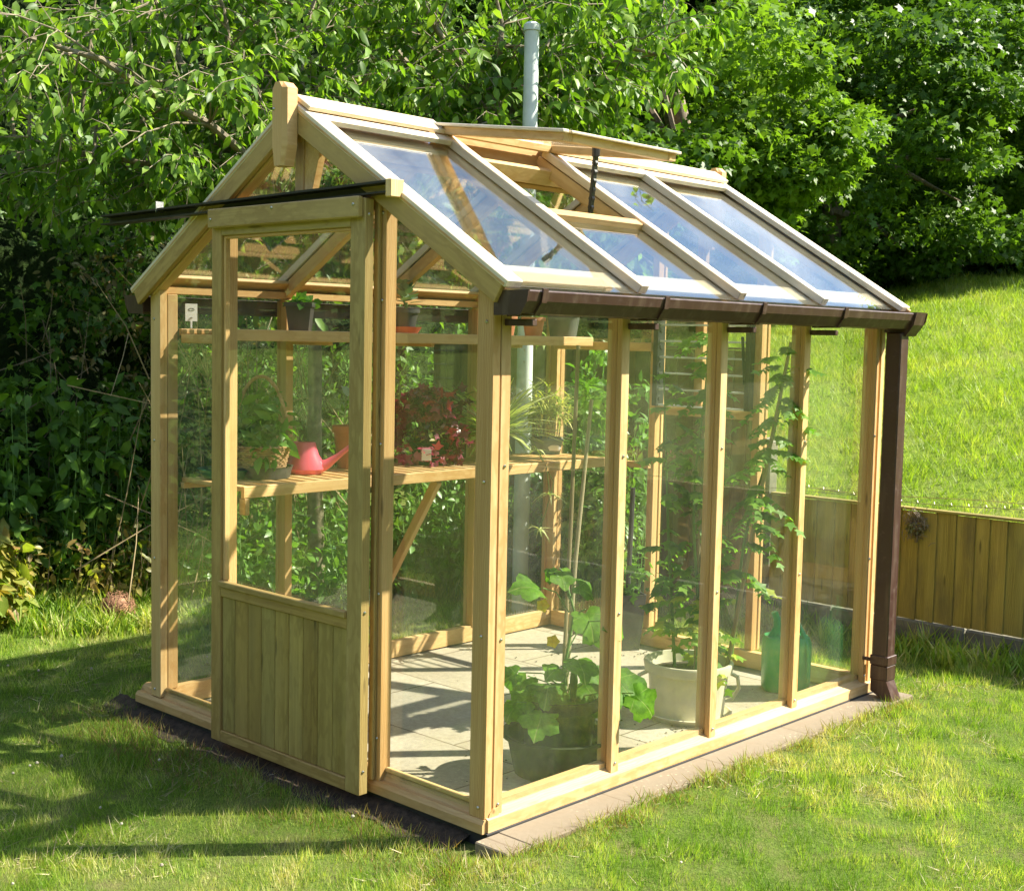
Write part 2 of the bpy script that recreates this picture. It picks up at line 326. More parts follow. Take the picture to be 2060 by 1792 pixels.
# ------------------------------------------------------------------ mesh builder
class MB:
    def __init__(s): s.v = []; s.f = []; s.g = []; s.r = []; s.sm = []
    def add(s, vs, fs, gs=None, rnd=None, smooth=False):
        o = len(s.v); rnd = random.random() if rnd is None else rnd
        s.v += [tuple(v) for v in vs]; s.f += [tuple(i+o for i in f) for f in fs]
        gs = gs or [tuple(v) for v in vs]
        s.g += gs; s.r += [rnd]*len(vs); s.sm += [smooth]*len(fs)
        return s
    def beam(s, p0, p1, w, h, upv=(0, 0, 1), bev=.0025, rnd=None, taper=1, off=(0, 0)):
        """box from p0 to p1; w across, h along upv; off moves it across/up"""
        p0, p1 = Vector(p0), Vector(p1); a = (p1-p0); L = a.length; a.normalize()
        u = Vector(upv); u = (u-a*u.dot(a)).normalized(); c = a.cross(u)
        b = min(bev, w*.3, h*.3, L*.3)
        pts = []; gs = []; jit = Vector((random.random()*9, random.random()*9, random.random()*9))
        for (t, ins) in ((0, b), (b, 0), (L-b, 0), (L, b)):
            W, H = w/2-ins, h/2-ins
            bb = b if ins == 0 else b*.5
            for (x, y) in ((-W+bb, -H), (W-bb, -H), (W, -H+bb), (W, H-bb), (W-bb, H), (-W+bb, H), (-W, H-bb), (-W, -H+bb)):
                pts.append(p0+a*t+c*(x+off[0])+u*(y+off[1])); gs.append((t+jit.x, x+jit.y, y+jit.z))
        fs = [tuple(range(7, -1, -1)), tuple(range(24, 32))]
        for k in range(3):
            for i in range(8):
                j = (i+1) % 8; fs.append((k*8+i, k*8+j, k*8+8+j, k*8+8+i))
        return s.add(pts, fs, gs, rnd)
    def box(s, lo, hi, axis=0, bev=.0025, rnd=None):
        lo, hi = Vector(lo), Vector(hi); c = (lo+hi)/2; d = hi-lo
        p0 = c.copy(); p1 = c.copy(); p0[axis] = lo[axis]; p1[axis] = hi[axis]
        if axis == 2: return s.beam(p0, p1, d.y, d.x, (1, 0, 0), bev, rnd)
        if axis == 0: return s.beam(p0, p1, d.y, d.z, (0, 0, 1), bev, rnd)
        return s.beam(p0, p1, d.x, d.z, (0, 0, 1), bev, rnd)
    def prism(s, prof, p0, p1, ux=(1, 0, 0), uy=(0, 0, 1), rnd=None, smooth=False):
        p0, p1 = Vector(p0), Vector(p1); ux = Vector(ux); uy = Vector(uy); n = len(prof); L = (p1-p0).length
        pts = [p0+ux*x+uy*y for x, y in prof]+[p1+ux*x+uy*y for x, y in prof]
        j = random.random()*9
        gs = [(j, x+j, y) for x, y in prof]+[(j+L, x+j, y) for x, y in prof]
        fs = [tuple(range(n-1, -1, -1)), tuple(range(n, 2*n))]+[(i, (i+1) % n, n+(i+1) % n, n+i) for i in range(n)]
        return s.add(pts, fs, gs, rnd, smooth)
    def tube(s, pts, rad, n=8, rnd=None, cap=True, smooth=True):
        pts = [Vector(p) for p in pts]; m = len(pts)
        if not hasattr(rad, '__len__'): rad = [rad]*m
        vs = []; gs = []; pu = None; L = 0; j = random.random()*9
        for i, p in enumerate(pts):
            t = (pts[min(i+1, m-1)]-pts[max(i-1, 0)]).normalized()
            if pu is None: pu = t.orthogonal().normalized()
            else: pu = (pu-t*pu.dot(t)).normalized()
            c = t.cross(pu)
            if i: L += (p-pts[i-1]).length
            for k in range(n):
                a = 2*math.pi*k/n; vs.append(p+(pu*math.cos(a)+c*math.sin(a))*rad[i]); gs.append((L+j, rad[i]*math.cos(a)+j, rad[i]*math.sin(a)))
        fs = []
        for i in range(m-1):
            for k in range(n):
                q = (k+1) % n; fs.append((i*n+k, i*n+q, (i+1)*n+q, (i+1)*n+k))
        if cap: fs += [tuple(range(n-1, -1, -1)), tuple(range((m-1)*n, m*n))]
        return s.add(vs, fs, gs, rnd, smooth)
    def lathe(s, prof, c=(0, 0, 0), n=32, sx=1, sy=1, rnd=None, smooth=True, rot=0):
        """prof = [(r, z)...]; closed to the axis where r = 0; rings swept"""
        c = Vector(c); vs = []; m = len(prof)
        for r, z in prof:
            for k in range(n):
                a = 2*math.pi*k/n+rot; vs.append(c+Vector((r*math.cos(a)*sx, r*math.sin(a)*sy, z)))
        fs = []
        for i in range(m-1):
            for k in range(n):
                q = (k+1) % n; fs.append((i*n+k, i*n+q, (i+1)*n+q, (i+1)*n+k))
        if prof[0][0] > 1e-4: fs.append(tuple(range(n-1, -1, -1)))
        if prof[-1][0] > 1e-4: fs.append(tuple(range((m-1)*n, m*n)))
        return s.add(vs, fs, None, rnd, smooth)
    def build(s, name, mat, parent=None, loc=None, auto=40):
        me = bpy.data.meshes.new(name); me.from_pydata(s.v, [], s.f); me.update()
        at = me.attributes.new('g', 'FLOAT_VECTOR', 'POINT'); at.data.foreach_set('vector', np.array(s.g, np.float32).ravel())
        at = me.attributes.new('rnd', 'FLOAT', 'POINT'); at.data.foreach_set('value', np.array(s.r, np.float32))
        me.polygons.foreach_set('use_smooth', s.sm)
        me.materials.append(MATS[mat])
        if any(s.sm):
            bm = bmesh.new(); bm.from_mesh(me); lim = R(auto)
            for e in bm.edges:
                if len(e.link_faces) == 2 and e.calc_face_angle(0) > lim: e.smooth = False
            bm.to_mesh(me); bm.free()
        o = bpy.data.objects.new(name, me); col.objects.link(o)
        if loc is not None: o.location = loc
        if parent is not None: o.parent = parent
        return o

def np_mesh(name, V, faces_loops, starts, rnd, mat, parent=None, loc=None, smooth=False):
    me = bpy.data.meshes.new(name)
    me.vertices.add(len(V)); me.vertices.foreach_set('co', np.ascontiguousarray(V, np.float32).ravel())
    me.loops.add(len(faces_loops)); me.loops.foreach_set('vertex_index', np.ascontiguousarray(faces_loops, np.int32))
    me.polygons.add(len(starts)); me.polygons.foreach_set('loop_start', np.ascontiguousarray(starts, np.int32))
    if smooth: me.polygons.foreach_set('use_smooth', np.ones(len(starts), bool))
    me.update(calc_edges=True); me.validate()
    at = me.attributes.new('rnd', 'FLOAT', 'POINT'); at.data.foreach_set('value', np.ascontiguousarray(rnd, np.float32))
    me.materials.append(MATS[mat])
    o = bpy.data.objects.new(name, me); col.objects.link(o)
    if loc is not None: o.location = loc
    if parent is not None: o.parent = parent
    return o

# leaf templates: unit length along +y from the stalk, width along x, z = face normal
def T_blade():   # pointed oval, folded and drooping
    v = [(0, 0, 0), (0, .5, .0), (0, 1, -.16), (.20, .25, .05), (.21, .6, .03), (-.20, .25, .05), (-.21, .6, .03)]
    return v, [(0, 3, 4, 1), (1, 4, 2), (0, 1, 6, 5), (1, 2, 6)]
def T_lobed(k=5, deep=.45):
    v = [(0, .35, 0)]; f = []
    ang = [-150, -75, 0, 75, 150]; ln = [.42, .55, .66, .55, .42]
    outline = []
    for i, (a, l) in enumerate(zip(ang, ln)):
        aa = R(a)
        if i == 0: outline.append((0, .02, 0))
        outline.append((math.sin(aa)*l, .35+math.cos(aa)*l, -.07))
        if i < 4:
            a2 = R((a+ang[i+1])/2); outline.append((math.sin(a2)*l*deep*1.15, .35+math.cos(a2)*l*deep*1.15, .03))
    v += outline; n = len(outline)
    for i in range(1, n-1, 1):
        pass
    for i in range(n): f.append((0, 1+i, 1+(i+1) % n))
    return v, f
def T_round():
    v = [(0, .1, 0), (.3, .2, .03), (.36, .55, .0), (0, 1, -.06), (-.36, .55, 0), (-.3, .2, .03), (0, .5, -.02)]
    return v, [(0, 1, 2, 6), (6, 2, 3), (0, 6, 4, 5), (6, 3, 4)]
def T_strap():
    v = []; f = []
    for i in range(5):
        y = i/4; wd = .055*(1-y**2*.9); z = -.55*y*y
        v += [(-wd, y, z), (wd, y, z)]
    for i in range(4): f.append((2*i, 2*i+1, 2*i+3, 2*i+2))
    return v, f
def T_grass():
    return [(-.035, 0, 0), (.035, 0, 0), (0, 1, 0)], [(0, 1, 2)]
def T_grass2():
    return [(-.035, 0, 0), (.035, 0, 0), (.028, .55, -.06), (-.028, .55, -.06), (0, 1, -.3)], [(0, 1, 2, 3), (3, 2, 4)]
TPL = dict(blade=T_blade(), lobed=T_lobed(), round=T_round(), strap=T_strap(), grass=T_grass(), grass2=T_grass2())

def leaves(name, mat, P, size, tip, nrm, tpl='blade', parent=None, rnd=None, loc=None, curl=0):
    """P Nx3 stalk points, size N, tip Nx3 direction, nrm Nx3 approx. normal"""
    tv, tf = TPL[tpl]; tv = np.array(tv); n = len(P)
    t = tip/np.maximum(np.linalg.norm(tip, axis=1, keepdims=True), 1e-6)
    z = nrm-t*np.sum(nrm*t, 1, keepdims=True); z /= np.maximum(np.linalg.norm(z, axis=1, keepdims=True), 1e-6)
    x = np.cross(t, z)
    V = P[:, None, :]+size[:, None, None]*(tv[None, :, 0:1]*x[:, None, :]+tv[None, :, 1:2]*t[:, None, :]+tv[None, :, 2:3]*z[:, None, :])
    k = len(tv); lo = np.concatenate([np.array(f) for f in tf]); ll = len(lo)
    L = (lo[None, :]+(np.arange(n)*k)[:, None]).ravel()
    st = np.cumsum([0]+[len(f) for f in tf[:-1]]); S = (st[None, :]+(np.arange(n)*ll)[:, None]).ravel()
    rnd = RNG.random(n) if rnd is None else rnd
    return np_mesh(name, V.reshape(-1, 3), L, S, np.repeat(rnd, k), mat, parent, loc)
def unit(n):
    v = RNG.normal(size=(n, 3)); return v/np.linalg.norm(v, axis=1, keepdims=True)
def foliage(name, mat, clumps, per, size, tpl='blade', parent=None, loc=None, droop=.6, upb=.7, outw=.5, shell=.55, flat=.6, toward=None, svar=.5, rmod=.25):
    """clumps: array (x,y,z,r). Leaves sit in the outer shell of each flattened clump."""
    C = np.array(clumps); n = len(C)*per
    idx = np.repeat(np.arange(len(C)), per)
    d = unit(n); rr = C[idx, 3]*(shell+(1-shell)*RNG.random(n)**.6)
    off = d*rr[:, None]; off[:, 2] *= flat
    P = C[idx, :3]+off
    nr = RNG.normal(size=(n, 3))*.55+d*outw; nr[:, 2] += upb
    tp = RNG.normal(size=(n, 3))*.7+d*.6; tp[:, 2] -= droop
    s = size*(1+svar*(RNG.random(n)*2-1))
    cr = RNG.random(len(C)); rnd = np.clip(RNG.random(n)*(1-rmod)+cr[idx]*rmod, 0, 1)
    return leaves(name, mat, P, s, tp, nr, tpl, parent, rnd, loc)

# ------------------------------------------------------------------ ground
def fbm(x, y, s=1.0, seed=0): return noise.fractal(Vector((x*s, y*s, seed)), 1, 2, 4)
def ground_z(x, y):
    z = -.05+.012*fbm(x, y, 1.1, 3)
    if x > 0: z += .034*min(1, x*8)
    if x < -3.6: z += min(1.2, (-3.6-x)*.35)
    return z
def hill_z(x, y):
    if y < 4.0: return -.35
    d = y-4.05
    t = min(max(d/13.5, 0), 1)
    z = .22+2.62*(t**.9)+.05*fbm(x, y, .5, 8)*min(1, max(0, d))
    z += .02*(x+3)*t - .0*x
    if d > 13.5: z -= (d-13.5)*.02
    return z
def sheet(name, xs, ys, fz, mat, label=None):
    nx, ny = len(xs), len(ys)
    V = [(x, y, fz(x, y)) for y in ys for x in xs]
    F = [(j*nx+i, j*nx+i+1, (j+1)*nx+i+1, (j+1)*nx+i) for j in range(ny-1) for i in range(nx-1)]
    m = MB(); m.add(V, F, None, .5, True); o = m.build(name, mat)
    return tag(o, kind='structure')
def grid(a, b, st): return [a+(b-a)*i/int(round((b-a)/st)) for i in range(int(round((b-a)/st))+1)]
sheet('lawn', [-60, -30, -15]+grid(-9, 5, .2)+[8, 15, 40], [-60, -30, -12]+grid(-5, 4.0, .2), ground_z, 'lawn_ground')
sheet('hillside_field', [-60, -40, -25]+grid(-16, 8, .5)+[14, 25, 50], grid(3.96, 24, .5)+[32, 50, 90, 200], hill_z, 'hill_ground')
m = MB(); m.box((-2.12, .055, -.12), (.165, 2.71, -.004), 0, .004, .5); m.box((.016, -.06, -.12), (.165, .054, -.004), 0, .004, .5)
tag(m.build('paving_slabs', 'paving'), kind='structure')
# bare soil gap along the front edge
V = []; F = []
for i in range(181):
    x = -2.35+2.28*i/180
    wv_ = .13+.05*fbm(x, 0, 3, 5)
    V += [(x, -wv_, ground_z(x, -wv_)+.004), (x, -.05, ground_z(x, 0)+.006+.012*fbm(x, 3, 9, 2)), (x, .03, ground_z(x, 0)+.042+.012*fbm(x, 8, 9, 2))]
for i in range(180):
    a = i*3; F += [(a, a+3, a+4, a+1), (a+1, a+4, a+5, a+2)]
m = MB(); m.add(V, F, None, .5, True); tag(m.build('bare_soil', 'soil'), kind='structure')

# ------------------------------------------------------------------ greenhouse
W, L = 2.04, 2.60
XR = -W/2
YS = [.06+.62*k for k in range(5)]
def zr(x): return 1.870-.605*(x if x > XR else (2*XR-x))        # top face of the glazing bars
GH = thing('greenhouse', 'small cedar-framed glass greenhouse with sliding door on a paved base', 'greenhouse', (0, 0, 0))
def part(name, mat, fn, parent=None):
    m = MB(); fn(m); return m.build(name, mat, parent or GH)

# sills
part('sill', 'cedar', lambda m: m.prism([(.012, 0), (.012, .042), (-.028, .062), (-.028, .082), (-.065, .082), (-.065, 0)], (0, .008, .004), (0, L+.0, .004)))
part('sill', 'cedar', lambda m: m.prism([(-.012, 0), (-.012, .042), (.028, .062), (.028, .082), (.065, .082), (.065, 0)], (-W, .008, .004), (-W, L, .004)))
part('sill', 'cedar', lambda m: m.prism([(.012, 0), (.012, .03), (.002, .045), (-.016, .045), (-.024, .062), (-.04, .074), (-.065, .074), (-.065, 0)], (.004, 0, .002), (-W-.11, 0, .002), (0, -1, 0)))
part('sill', 'cedar', lambda m: m.prism([(-.012, 0), (-.012, .042), (.024, .062), (.024, .082), (.065, .082), (.065, 0)], (-.07, L, .003), (-W+.07, L, .003), (0, -1, 0)))
part('damp_strip_and_shade', 'dpc_and_shade', lambda m: (m.box((-.06, .0, -.004), (.016, L, .003), 1, .0005), m.box((-W-.06, .006, -.12), (.012, .05, .001), 0, .0005)))  # damp strip along side; black front block stands in for shade under sill
# corner posts and side posts, both long walls
def bolt_part(par, pts, ax):
    for p in pts:
        m = MB(); p = Vector(p); a = Vector(ax); m.tube([p-a*.004, p+a*.002, p+a*.005], [.0062, .0062, .0035], 8)
        m.build('bolt', 'steel', par)
zt_side = 1.785
for s, x0 in ((1, 0.0), (-1, -W)):
    for k, y in enumerate(YS):
        m = MB()
        if k in (0, 4):
            y0, y1 = (0.0, .036) if k == 0 else (2.568, 2.604)
            m.beam((x0-s*.0365, (y0+y1)/2, .046 if s > 0 else .05), (x0-s*.0365, (y0+y1)/2, zr(x0)-.06), .073, .036, (0, 1, 0))
            ya, yb = (.0385, .088) if k == 0 else (2.535, 2.5655)
            m.beam((x0-s*.048, (ya+yb)/2, .08), (x0-s*.048, (ya+yb)/2, zt_side), .05, yb-ya, (0, 1, 0))
            po = m.build('corner_post', 'cedar', GH)
        else:
            m.beam((x0-s*.047, y, .08), (x0-s*.047, y, zt_side), .046, .042, (0, 1, 0))
            po = m.build('wall_post', 'cedar', GH)
        yc = y+.003 if k == 0 else (y-.003 if k == 4 else y)
        m = MB(); m.beam((x0-s*.012, yc, .052), (x0-s*.012, yc, zt_side-.005), .024, .046 if k != 4 else .032, (0, 1, 0))
        c = m.build('capping_strip', 'cedar', po)
        bolt_part(c, [(x0, yc, z) for z in (.086, .64, 1.213)], (s, 0, 0))
        if k in (0, 4) and s > 0 and k == 0 or (k == 0 and s < 0):
            bolt_part(po, [(x0-s*.03, 0, z) for z in (.0825, .6555, 1.163, 1.68)], (0, -1, 0))
# side panes
for s, x0 in ((1, 0.0), (-1, -W)):
    for k in range(4):
        m = MB(); m.box((x0-s*.0255-.0015, YS[k]+.004, .062), (x0-s*.0255+.0015, YS[k+1]-.004, 1.785), 1, .0002)
        m.build('glass_pane', 'glass', GH)
# eave plates: a sloping board under the roof glass and a square plate below
for s, x0 in ((1, 0.0), (-1, -W)):
    m = MB()
    m.box((min(x0-s*.012, x0-s*.06), .037, 1.786), (max(x0-s*.012, x0-s*.06), L-.037, 1.818), 1)
    sl_ = Vector((s, 0, -.605)).normalized(); nn_ = Vector((s*.605, 0, 1)).normalized()
    c = Vector((x0-s*.012, 0, zr(x0-s*.012)))-nn_*.050
    m.beam((c.x, .02, c.z), (c.x, L-.02, c.z), .105, .018, nn_)
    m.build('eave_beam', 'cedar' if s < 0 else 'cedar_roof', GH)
# rafters with capping bars
def roof_pt(s, u, h=0):   # u from ridge outwards (x distance), h above bar top
    x = XR+s*u; n = Vector((s*.605, 0, 1)).normalized()
    return Vector((x, 0, zr(x)))+n*h
RY = [.012, .68, 1.30, 1.92, 2.588]
for s in (1, -1):
    n = Vector((s*.605, 0, 1)).normalized()
    for k, y in enumerate(RY):
        end = k in (0, 4)
        a, b = roof_pt(s, .045, -.068), roof_pt(s, 1.035, -.068); a.y = b.y = y
        m = MB(); m.beam(a, b, .036 if not end else .05, .058, n, rnd=.4); po = m.build('rafter', 'cedar', GH)
        a, b = roof_pt(s, .06 if not end else .0, -.016), roof_pt(s, 1.10 if not end else 1.118, -.016); a.y = b.y = y+(0 if not end else (-.016 if k == 0 else .016))
        m = MB(); m.beam(a, b, .046 if not end else .074, .034 if not end else .026, n)
        cp = m.build('capping_bar', 'cedar_roof', po)
        if k in (0,):
            ya = -.028
            a, b = roof_pt(s, .0, -.054), roof_pt(s, 1.105, -.054); a.y = b.y = ya
            # barge board, lower end cut level
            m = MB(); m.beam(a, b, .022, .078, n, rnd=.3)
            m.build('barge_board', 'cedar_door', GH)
            a, b = roof_pt(s, .0, -.021), roof_pt(s, 1.115, -.021); a.y = b.y = ya-.001
            m = MB(); m.beam(a, b, .026, .012, n); m.build('drip_bead', 'cedar', po)
        if k == 4:
            a, b = roof_pt(s, .0, -.054), roof_pt(s, 1.13, -.054); a.y = b.y = L+.028
            m = MB(); m.beam(a, b, .022, .085, n, rnd=.3); m.build('barge_board', 'cedar', GH)
# ridge
part('ridge_board', 'cedar', lambda m: m.box((XR-.014, .0, 2.33), (XR+.014, L, 2.478), 1))
for s in (1, -1):
    n = Vector((s*.605, 0, 1)).normalized()
    for y0, y1 in ([(-.03, .655), (1.325, 2.63)] if s > 0 else [(-.03, 2.63)]):
        p = roof_pt(s, .05, .011); part('ridge_cap', 'cedar_roof', lambda m: m.beam((p.x, y0, p.z), (p.x, y1, p.z), .10, .018, n))
    for y0, y1 in ([(.02, .655), (1.325, 2.58)] if s > 0 else [(.02, 2.58)]):
        p = roof_pt(s, .115, -.012); part('ridge_rail', 'cedar_roof', lambda m: m.beam((p.x, y0, p.z), (p.x, y1, p.z), .05, .022, n))
    part('ridge_rail', 'cedar', lambda m: m.beam((XR+s*.075, .02, 2.33), (XR+s*.075, L-.02, 2.33), .03, .07, n))
# roof glass
for s in (1, -1):
    n = Vector((s*.605, 0, 1)).normalized()
    for k in range(4):
        u0 = .09; u1 = 1.095
        if s > 0 and k == 1: u0 = .625
        a, b = roof_pt(s, u0, -.036), roof_pt(s, u1, -.036); y = (RY[k]+RY[k+1])/2; a.y = b.y = y
        m = MB(); m.beam(a, b, RY[k+1]-RY[k]-.012, .003, n, bev=.0002)
        m.build('glass_pane', 'glass_roof', GH)
# opening cross bar of the vent
def f(m):
    p = roof_pt(1, .605, -.024); m.beam((p.x, .70, p.z), (p.x, 1.28, p.z), .045, .03, Vector((.605, 0, 1)).normalized())
    p = roof_pt(1, .605, -.056); m.beam((p.x, .70, p.z), (p.x, 1.28, p.z), .03, .03, Vector((.605, 0, 1)).normalized())
part('vent_cross_bar', 'cedar', f)
# roof vent, hinged open at the ridge
hx, hz = XR+.07, 2.452
vd = Vector((.66, 0, -.085)).normalized(); vn = Vector((-vd.z, 0, vd.x)); vn = Vector((.085, 0, .66)).normalized()
def vp(u, y, h=0): p = Vector((hx, y, hz))+vd*u+vn*h; return p
V0, V1, VL = .645, 1.335, .665
m = MB(); m.beam(vp(-.03, V0+.025), vp(VL, V0+.025), .05, .032, vn); m.beam(vp(-.03, V1-.025), vp(VL, V1-.025), .05, .032, vn)
m.beam(vp(VL-.028, V0+.051), vp(VL-.028, V1-.051), .055, .031, vn); m.beam(vp(.0, V0+.051), vp(.0, V1-.051), .055, .031, vn)
RV = m.build('roof_vent', 'cedar', GH)
m = MB(); m.beam(vp(-.05, V0-.002, .021), vp(VL+.012, V0-.002, .021), .035, .012, vn); m.beam(vp(-.05, V1, .021), vp(VL+.012, V1, .021), .035, .012, vn)
m.beam(vp(VL+.0, V0+.02, .0205), vp(VL, V1-.02, .0205), .04, .010, vn); m.build('vent_capping', 'cedar_roof', RV)
m = MB(); m.beam(vp(.02, .99, .018), vp(VL-.01, .99, .018), V1-V0-.06, .003, vn, bev=.0002); m.build('vent_pane', 'glass', RV)
m = MB(); p = vp(VL-.13, .99, -.03); q = Vector((-.47, 1.02, 2.13))
m.beam(p, q, .012, .022, (0, 1, 0), bev=.001); m.tube([p+Vector((0, 0, .025)), p-Vector((0, 0, .01))], .016, 8)
for t in (.15, .3, .45, .6, .75, .9):
    c = p.lerp(q, t); m.tube([c-Vector((0, .008, 0)), c+Vector((0, .008, 0))], .011, 8)
m.build('vent_stay', 'black_plastic', RV)
m = MB(); c = Vector((XR+.08, .635, 2.455)); m.tube([c, c+Vector((0, .02, 0))], .012, 8); m.build('hinge', 'steel', RV)
m = MB()
for dx in (-.02, .24): m.beam((-.62+dx, .98, 2.385), (-.47+dx*.2, 1.0, 2.18), .003, .003)
# finials
def finial(y0, y1, z0, z1, nm='finial'):
    def f(m):
        prof = [(-.028, z0+.0), (.028, z0), (.046, z0+.075), (.046, z1-.022), (.02, z1), (-.02, z1), (-.046, z1-.022), (-.046, z0+.075)]
        for a, b, s in ((y0, y0+.012, 0), (y0+.012, y1, 1)):
            pr = prof if s else [(x*.62, z) for x, z in prof]
            if s: m.prism(pr, (XR, a, 0), (XR, b, 0), rnd=.35)
            else:
                p2 = prof; n = 8
                vs = [(XR+x*.6, a, z*1.0) for x, z in p2]+[(XR+x, b+.0002, z) for x, z in p2]
                gs = [(z, x, 0) for x, z in p2]*2
                m.add(vs, [tuple(range(7, -1, -1))]+[(i, (i+1) % 8, 8+(i+1) % 8, 8+i) for i in range(8)], gs, .35)
    o = part(nm, 'cedar', f)
    return o
fo = finial(-.098, -.042, 2.235, 2.535)
bolt_part(fo, [(XR-.02, -.098, 2.44)], (0, -1, 0))
finial(2.642, 2.69, 2.27, 2.52)
# gable king posts with gussets
for y in (.02, L-.02):
    part('gable_post', 'cedar', lambda m: (m.box((XR-.025, y-.018, 2.09 if y < 1 else 1.25), (XR+.025, y+.018, 2.40), 2),
        m.prism([(.026, 2.10), (.055, 2.10), (.13, 2.33), (.10, 2.37), (.026, 2.385)], (XR, y-.012, 0), (XR, y+.016, 0))))
# front jambs
JR, JL = -.545, -1.495
for x in (JR, JL):
    s = 1 if x > XR else -1
    zt = zr(x)-.075
    m = MB(); m.box((x-.022, -.002, .046), (x+.022, .05, zt), 2)
    jo = m.build('door_jamb', 'cedar', GH)
    m = MB(); m.box((x-.022, -.02, .05), (x+.004, -.0035, zt), 2); m.build('jamb_strip', 'cedar_door', jo)
    bolt_part(jo, [(x+.006, -.002, z) for z in (.2, .72, 1.25, 1.75, 2.05)], (0, -1, 0))
part('door_header', 'cedar', lambda m: m.box((JL+.023, .0, 2.06), (JR-.023, .045, 2.115), 0))
# gable glass (front: both side lights and the gable over the door)
def gable_pane(pts, y):
    m = MB(); m.prism(pts, (0, y-.0015, 0), (0, y+.0015, 0)); m.build('glass_pane', 'glass', GH)
def zg(x): return zr(x)-.075
gable_pane([(JR+.024, .06), (-.074, .06), (-.074, zg(-.074)), (JR+.024, zg(JR+.024))], .022)
gable_pane([(-W+.074, .06), (JL-.024, .06), (JL-.024, zg(JL-.024)), (-W+.074, zg(-W+.074))], .022)
gable_pane([(JL+.024, 2.117), (XR-.027, 2.117), (XR-.027, zg(XR)-.01), (JL+.024, zg(JL+.024))], .022)
gable_pane([(XR+.027, 2.117), (JR-.024, 2.117), (JR-.024, zg(JR-.024)), (XR+.027, zg(XR)-.01)], .022)
# inner trim beads of the side lights
part('glazing_bead', 'cedar', lambda m: m.box((JR+.0225, .026, .076), (-.0745, .042, .092), 0))
part('glazing_bead', 'cedar', lambda m: m.box((-W+.0745, .026, .076), (JL-.0225, .042, .092), 0))
# back gable: posts, rails, glass and louvre window
P1, P2 = -1.30, -.655
for x in (P1, P2):
    part('wall_post', 'cedar', lambda m: (m.box((x-.02, L-.05, .086), (x+.02, L+.0, zr(x)-.075), 2), m.box((x-.026, L-.002, .086), (x+.026, L+.02, zr(x)-.075), 2)))
part('cross_rail', 'cedar', lambda m: m.box((P1+.021, L-.045, 1.245), (P2-.021, L-.005, 1.29), 0))
part('cross_rail', 'cedar', lambda m: m.box((P1+.021, L-.045, 1.80), (P2-.021, L-.005, 1.845), 0))
part('cross_rail', 'cedar', lambda m: m.box((-W+.075, L-.085, 1.575), (P1+.01, L-.052, 1.62), 0))
part('cross_rail', 'cedar', lambda m: m.box((-W+.075, L-.085, .955), (P1+.01, L-.052, .985), 0))
yb = L-.024
gable_pane([(-W+.074, .07), (P1-.021, .07), (P1-.021, zg(P1)), (-W+.074, zg(-W+.074))], yb)
gable_pane([(P2+.021, .07), (-.074, .07), (-.074, zg(-.074)), (P2+.021, zg(P2))], yb)
gable_pane([(P1+.021, .07), (P2-.021, .07), (P2-.021, 1.244), (P1+.021, 1.244)], yb)
gable_pane([(P1+.021, 1.846), (XR-.026, 1.846), (XR-.026, zg(XR)-.01), (P1+.021, zg(P1))], yb+.006)
gable_pane([(XR+.026, 1.846), (P2-.021, 1.846), (P2-.021, zg(P2)), (XR+.026, zg(XR)-.01)], yb+.006)
lv = MB(); lv.box((P1+.021, L-.085, 1.291), (P1+.052, L-.02, 1.799), 2); lv.box((P2-.052, L-.085, 1.291), (P2-.021, L-.02, 1.799), 2)
for z in (1.33, 1.42, 1.51, 1.60, 1.69, 1.77):
    lv.tube([(P1+.045, L-.055, z), (P1+.056, L-.055, z)], .014, 8); lv.tube([(P2-.045, L-.055, z), (P2-.056, L-.055, z)], .014, 8)
lv.beam((P2-.05, L-.085, 1.42), (P2-.06, L-.10, 1.66), .008, .02, (0, 1, 0))
LV = lv.build('louvre_window', 'black_plastic', GH)
for i in range(6):
    z = 1.293+i*.084
    m = MB(); m.beam((P1+.047, L-.05, z+.043), (P2-.047, L-.05, z+.043), .004, .088, Vector((0, -.05, 1)), bev=.0002); m.build('louvre_slat', 'glass', LV)
    m = MB(); m.beam((P1+.047, L-.062, z+.002), (P2-.047, L-.062, z+.002), .010, .009, bev=.0005); m.build('slat_edge', 'galvanised', LV)

# ------------------------------------------------------------------ sliding door
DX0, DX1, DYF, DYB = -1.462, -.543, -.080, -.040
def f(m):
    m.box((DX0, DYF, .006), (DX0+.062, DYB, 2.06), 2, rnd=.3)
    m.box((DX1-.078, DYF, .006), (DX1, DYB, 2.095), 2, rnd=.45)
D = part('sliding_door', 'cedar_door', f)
m = MB(); m.box((DX0+.0625, DYF+.001, .0062), (DX1-.0785, DYB-.001, .052), 0, rnd=.25); m.build('bottom_rail', 'cedar_door', D)
m = MB(); m.box((DX0+.0625, DYF+.001, .592), (DX1-.0785, DYB-.001, .634), 0, rnd=.3); m.box((DX0+.0625, DYF-.012, .632), (DX1-.0785, DYF+.016, .655), 0, rnd=.7); m.build('middle_rail', 'cedar_door', D)
m = MB(); m.box((DX0+.0625, DYF+.001, 2.0), (DX1-.0785, DYB-.001, 2.055), 0, rnd=.5); m.build('top_rail', 'cedar_door', D)
bx0, bx1 = DX0+.0625, DX1-.0785; nb = 9; bw = (bx1-bx0)/nb
for i in range(nb):
    a = bx0+i*bw+.0015; b = bx0+(i+1)*bw-.0015
    if i == 8: b = bx1
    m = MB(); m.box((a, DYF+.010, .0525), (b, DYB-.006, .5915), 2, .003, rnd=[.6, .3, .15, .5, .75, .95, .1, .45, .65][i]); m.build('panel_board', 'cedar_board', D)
m = MB(); m.box((bx0, DYB-.003, .053), (bx1, DYB, .591), 0, rnd=.1); m.build('panel_backing', 'cedar_board', D)
m = MB()
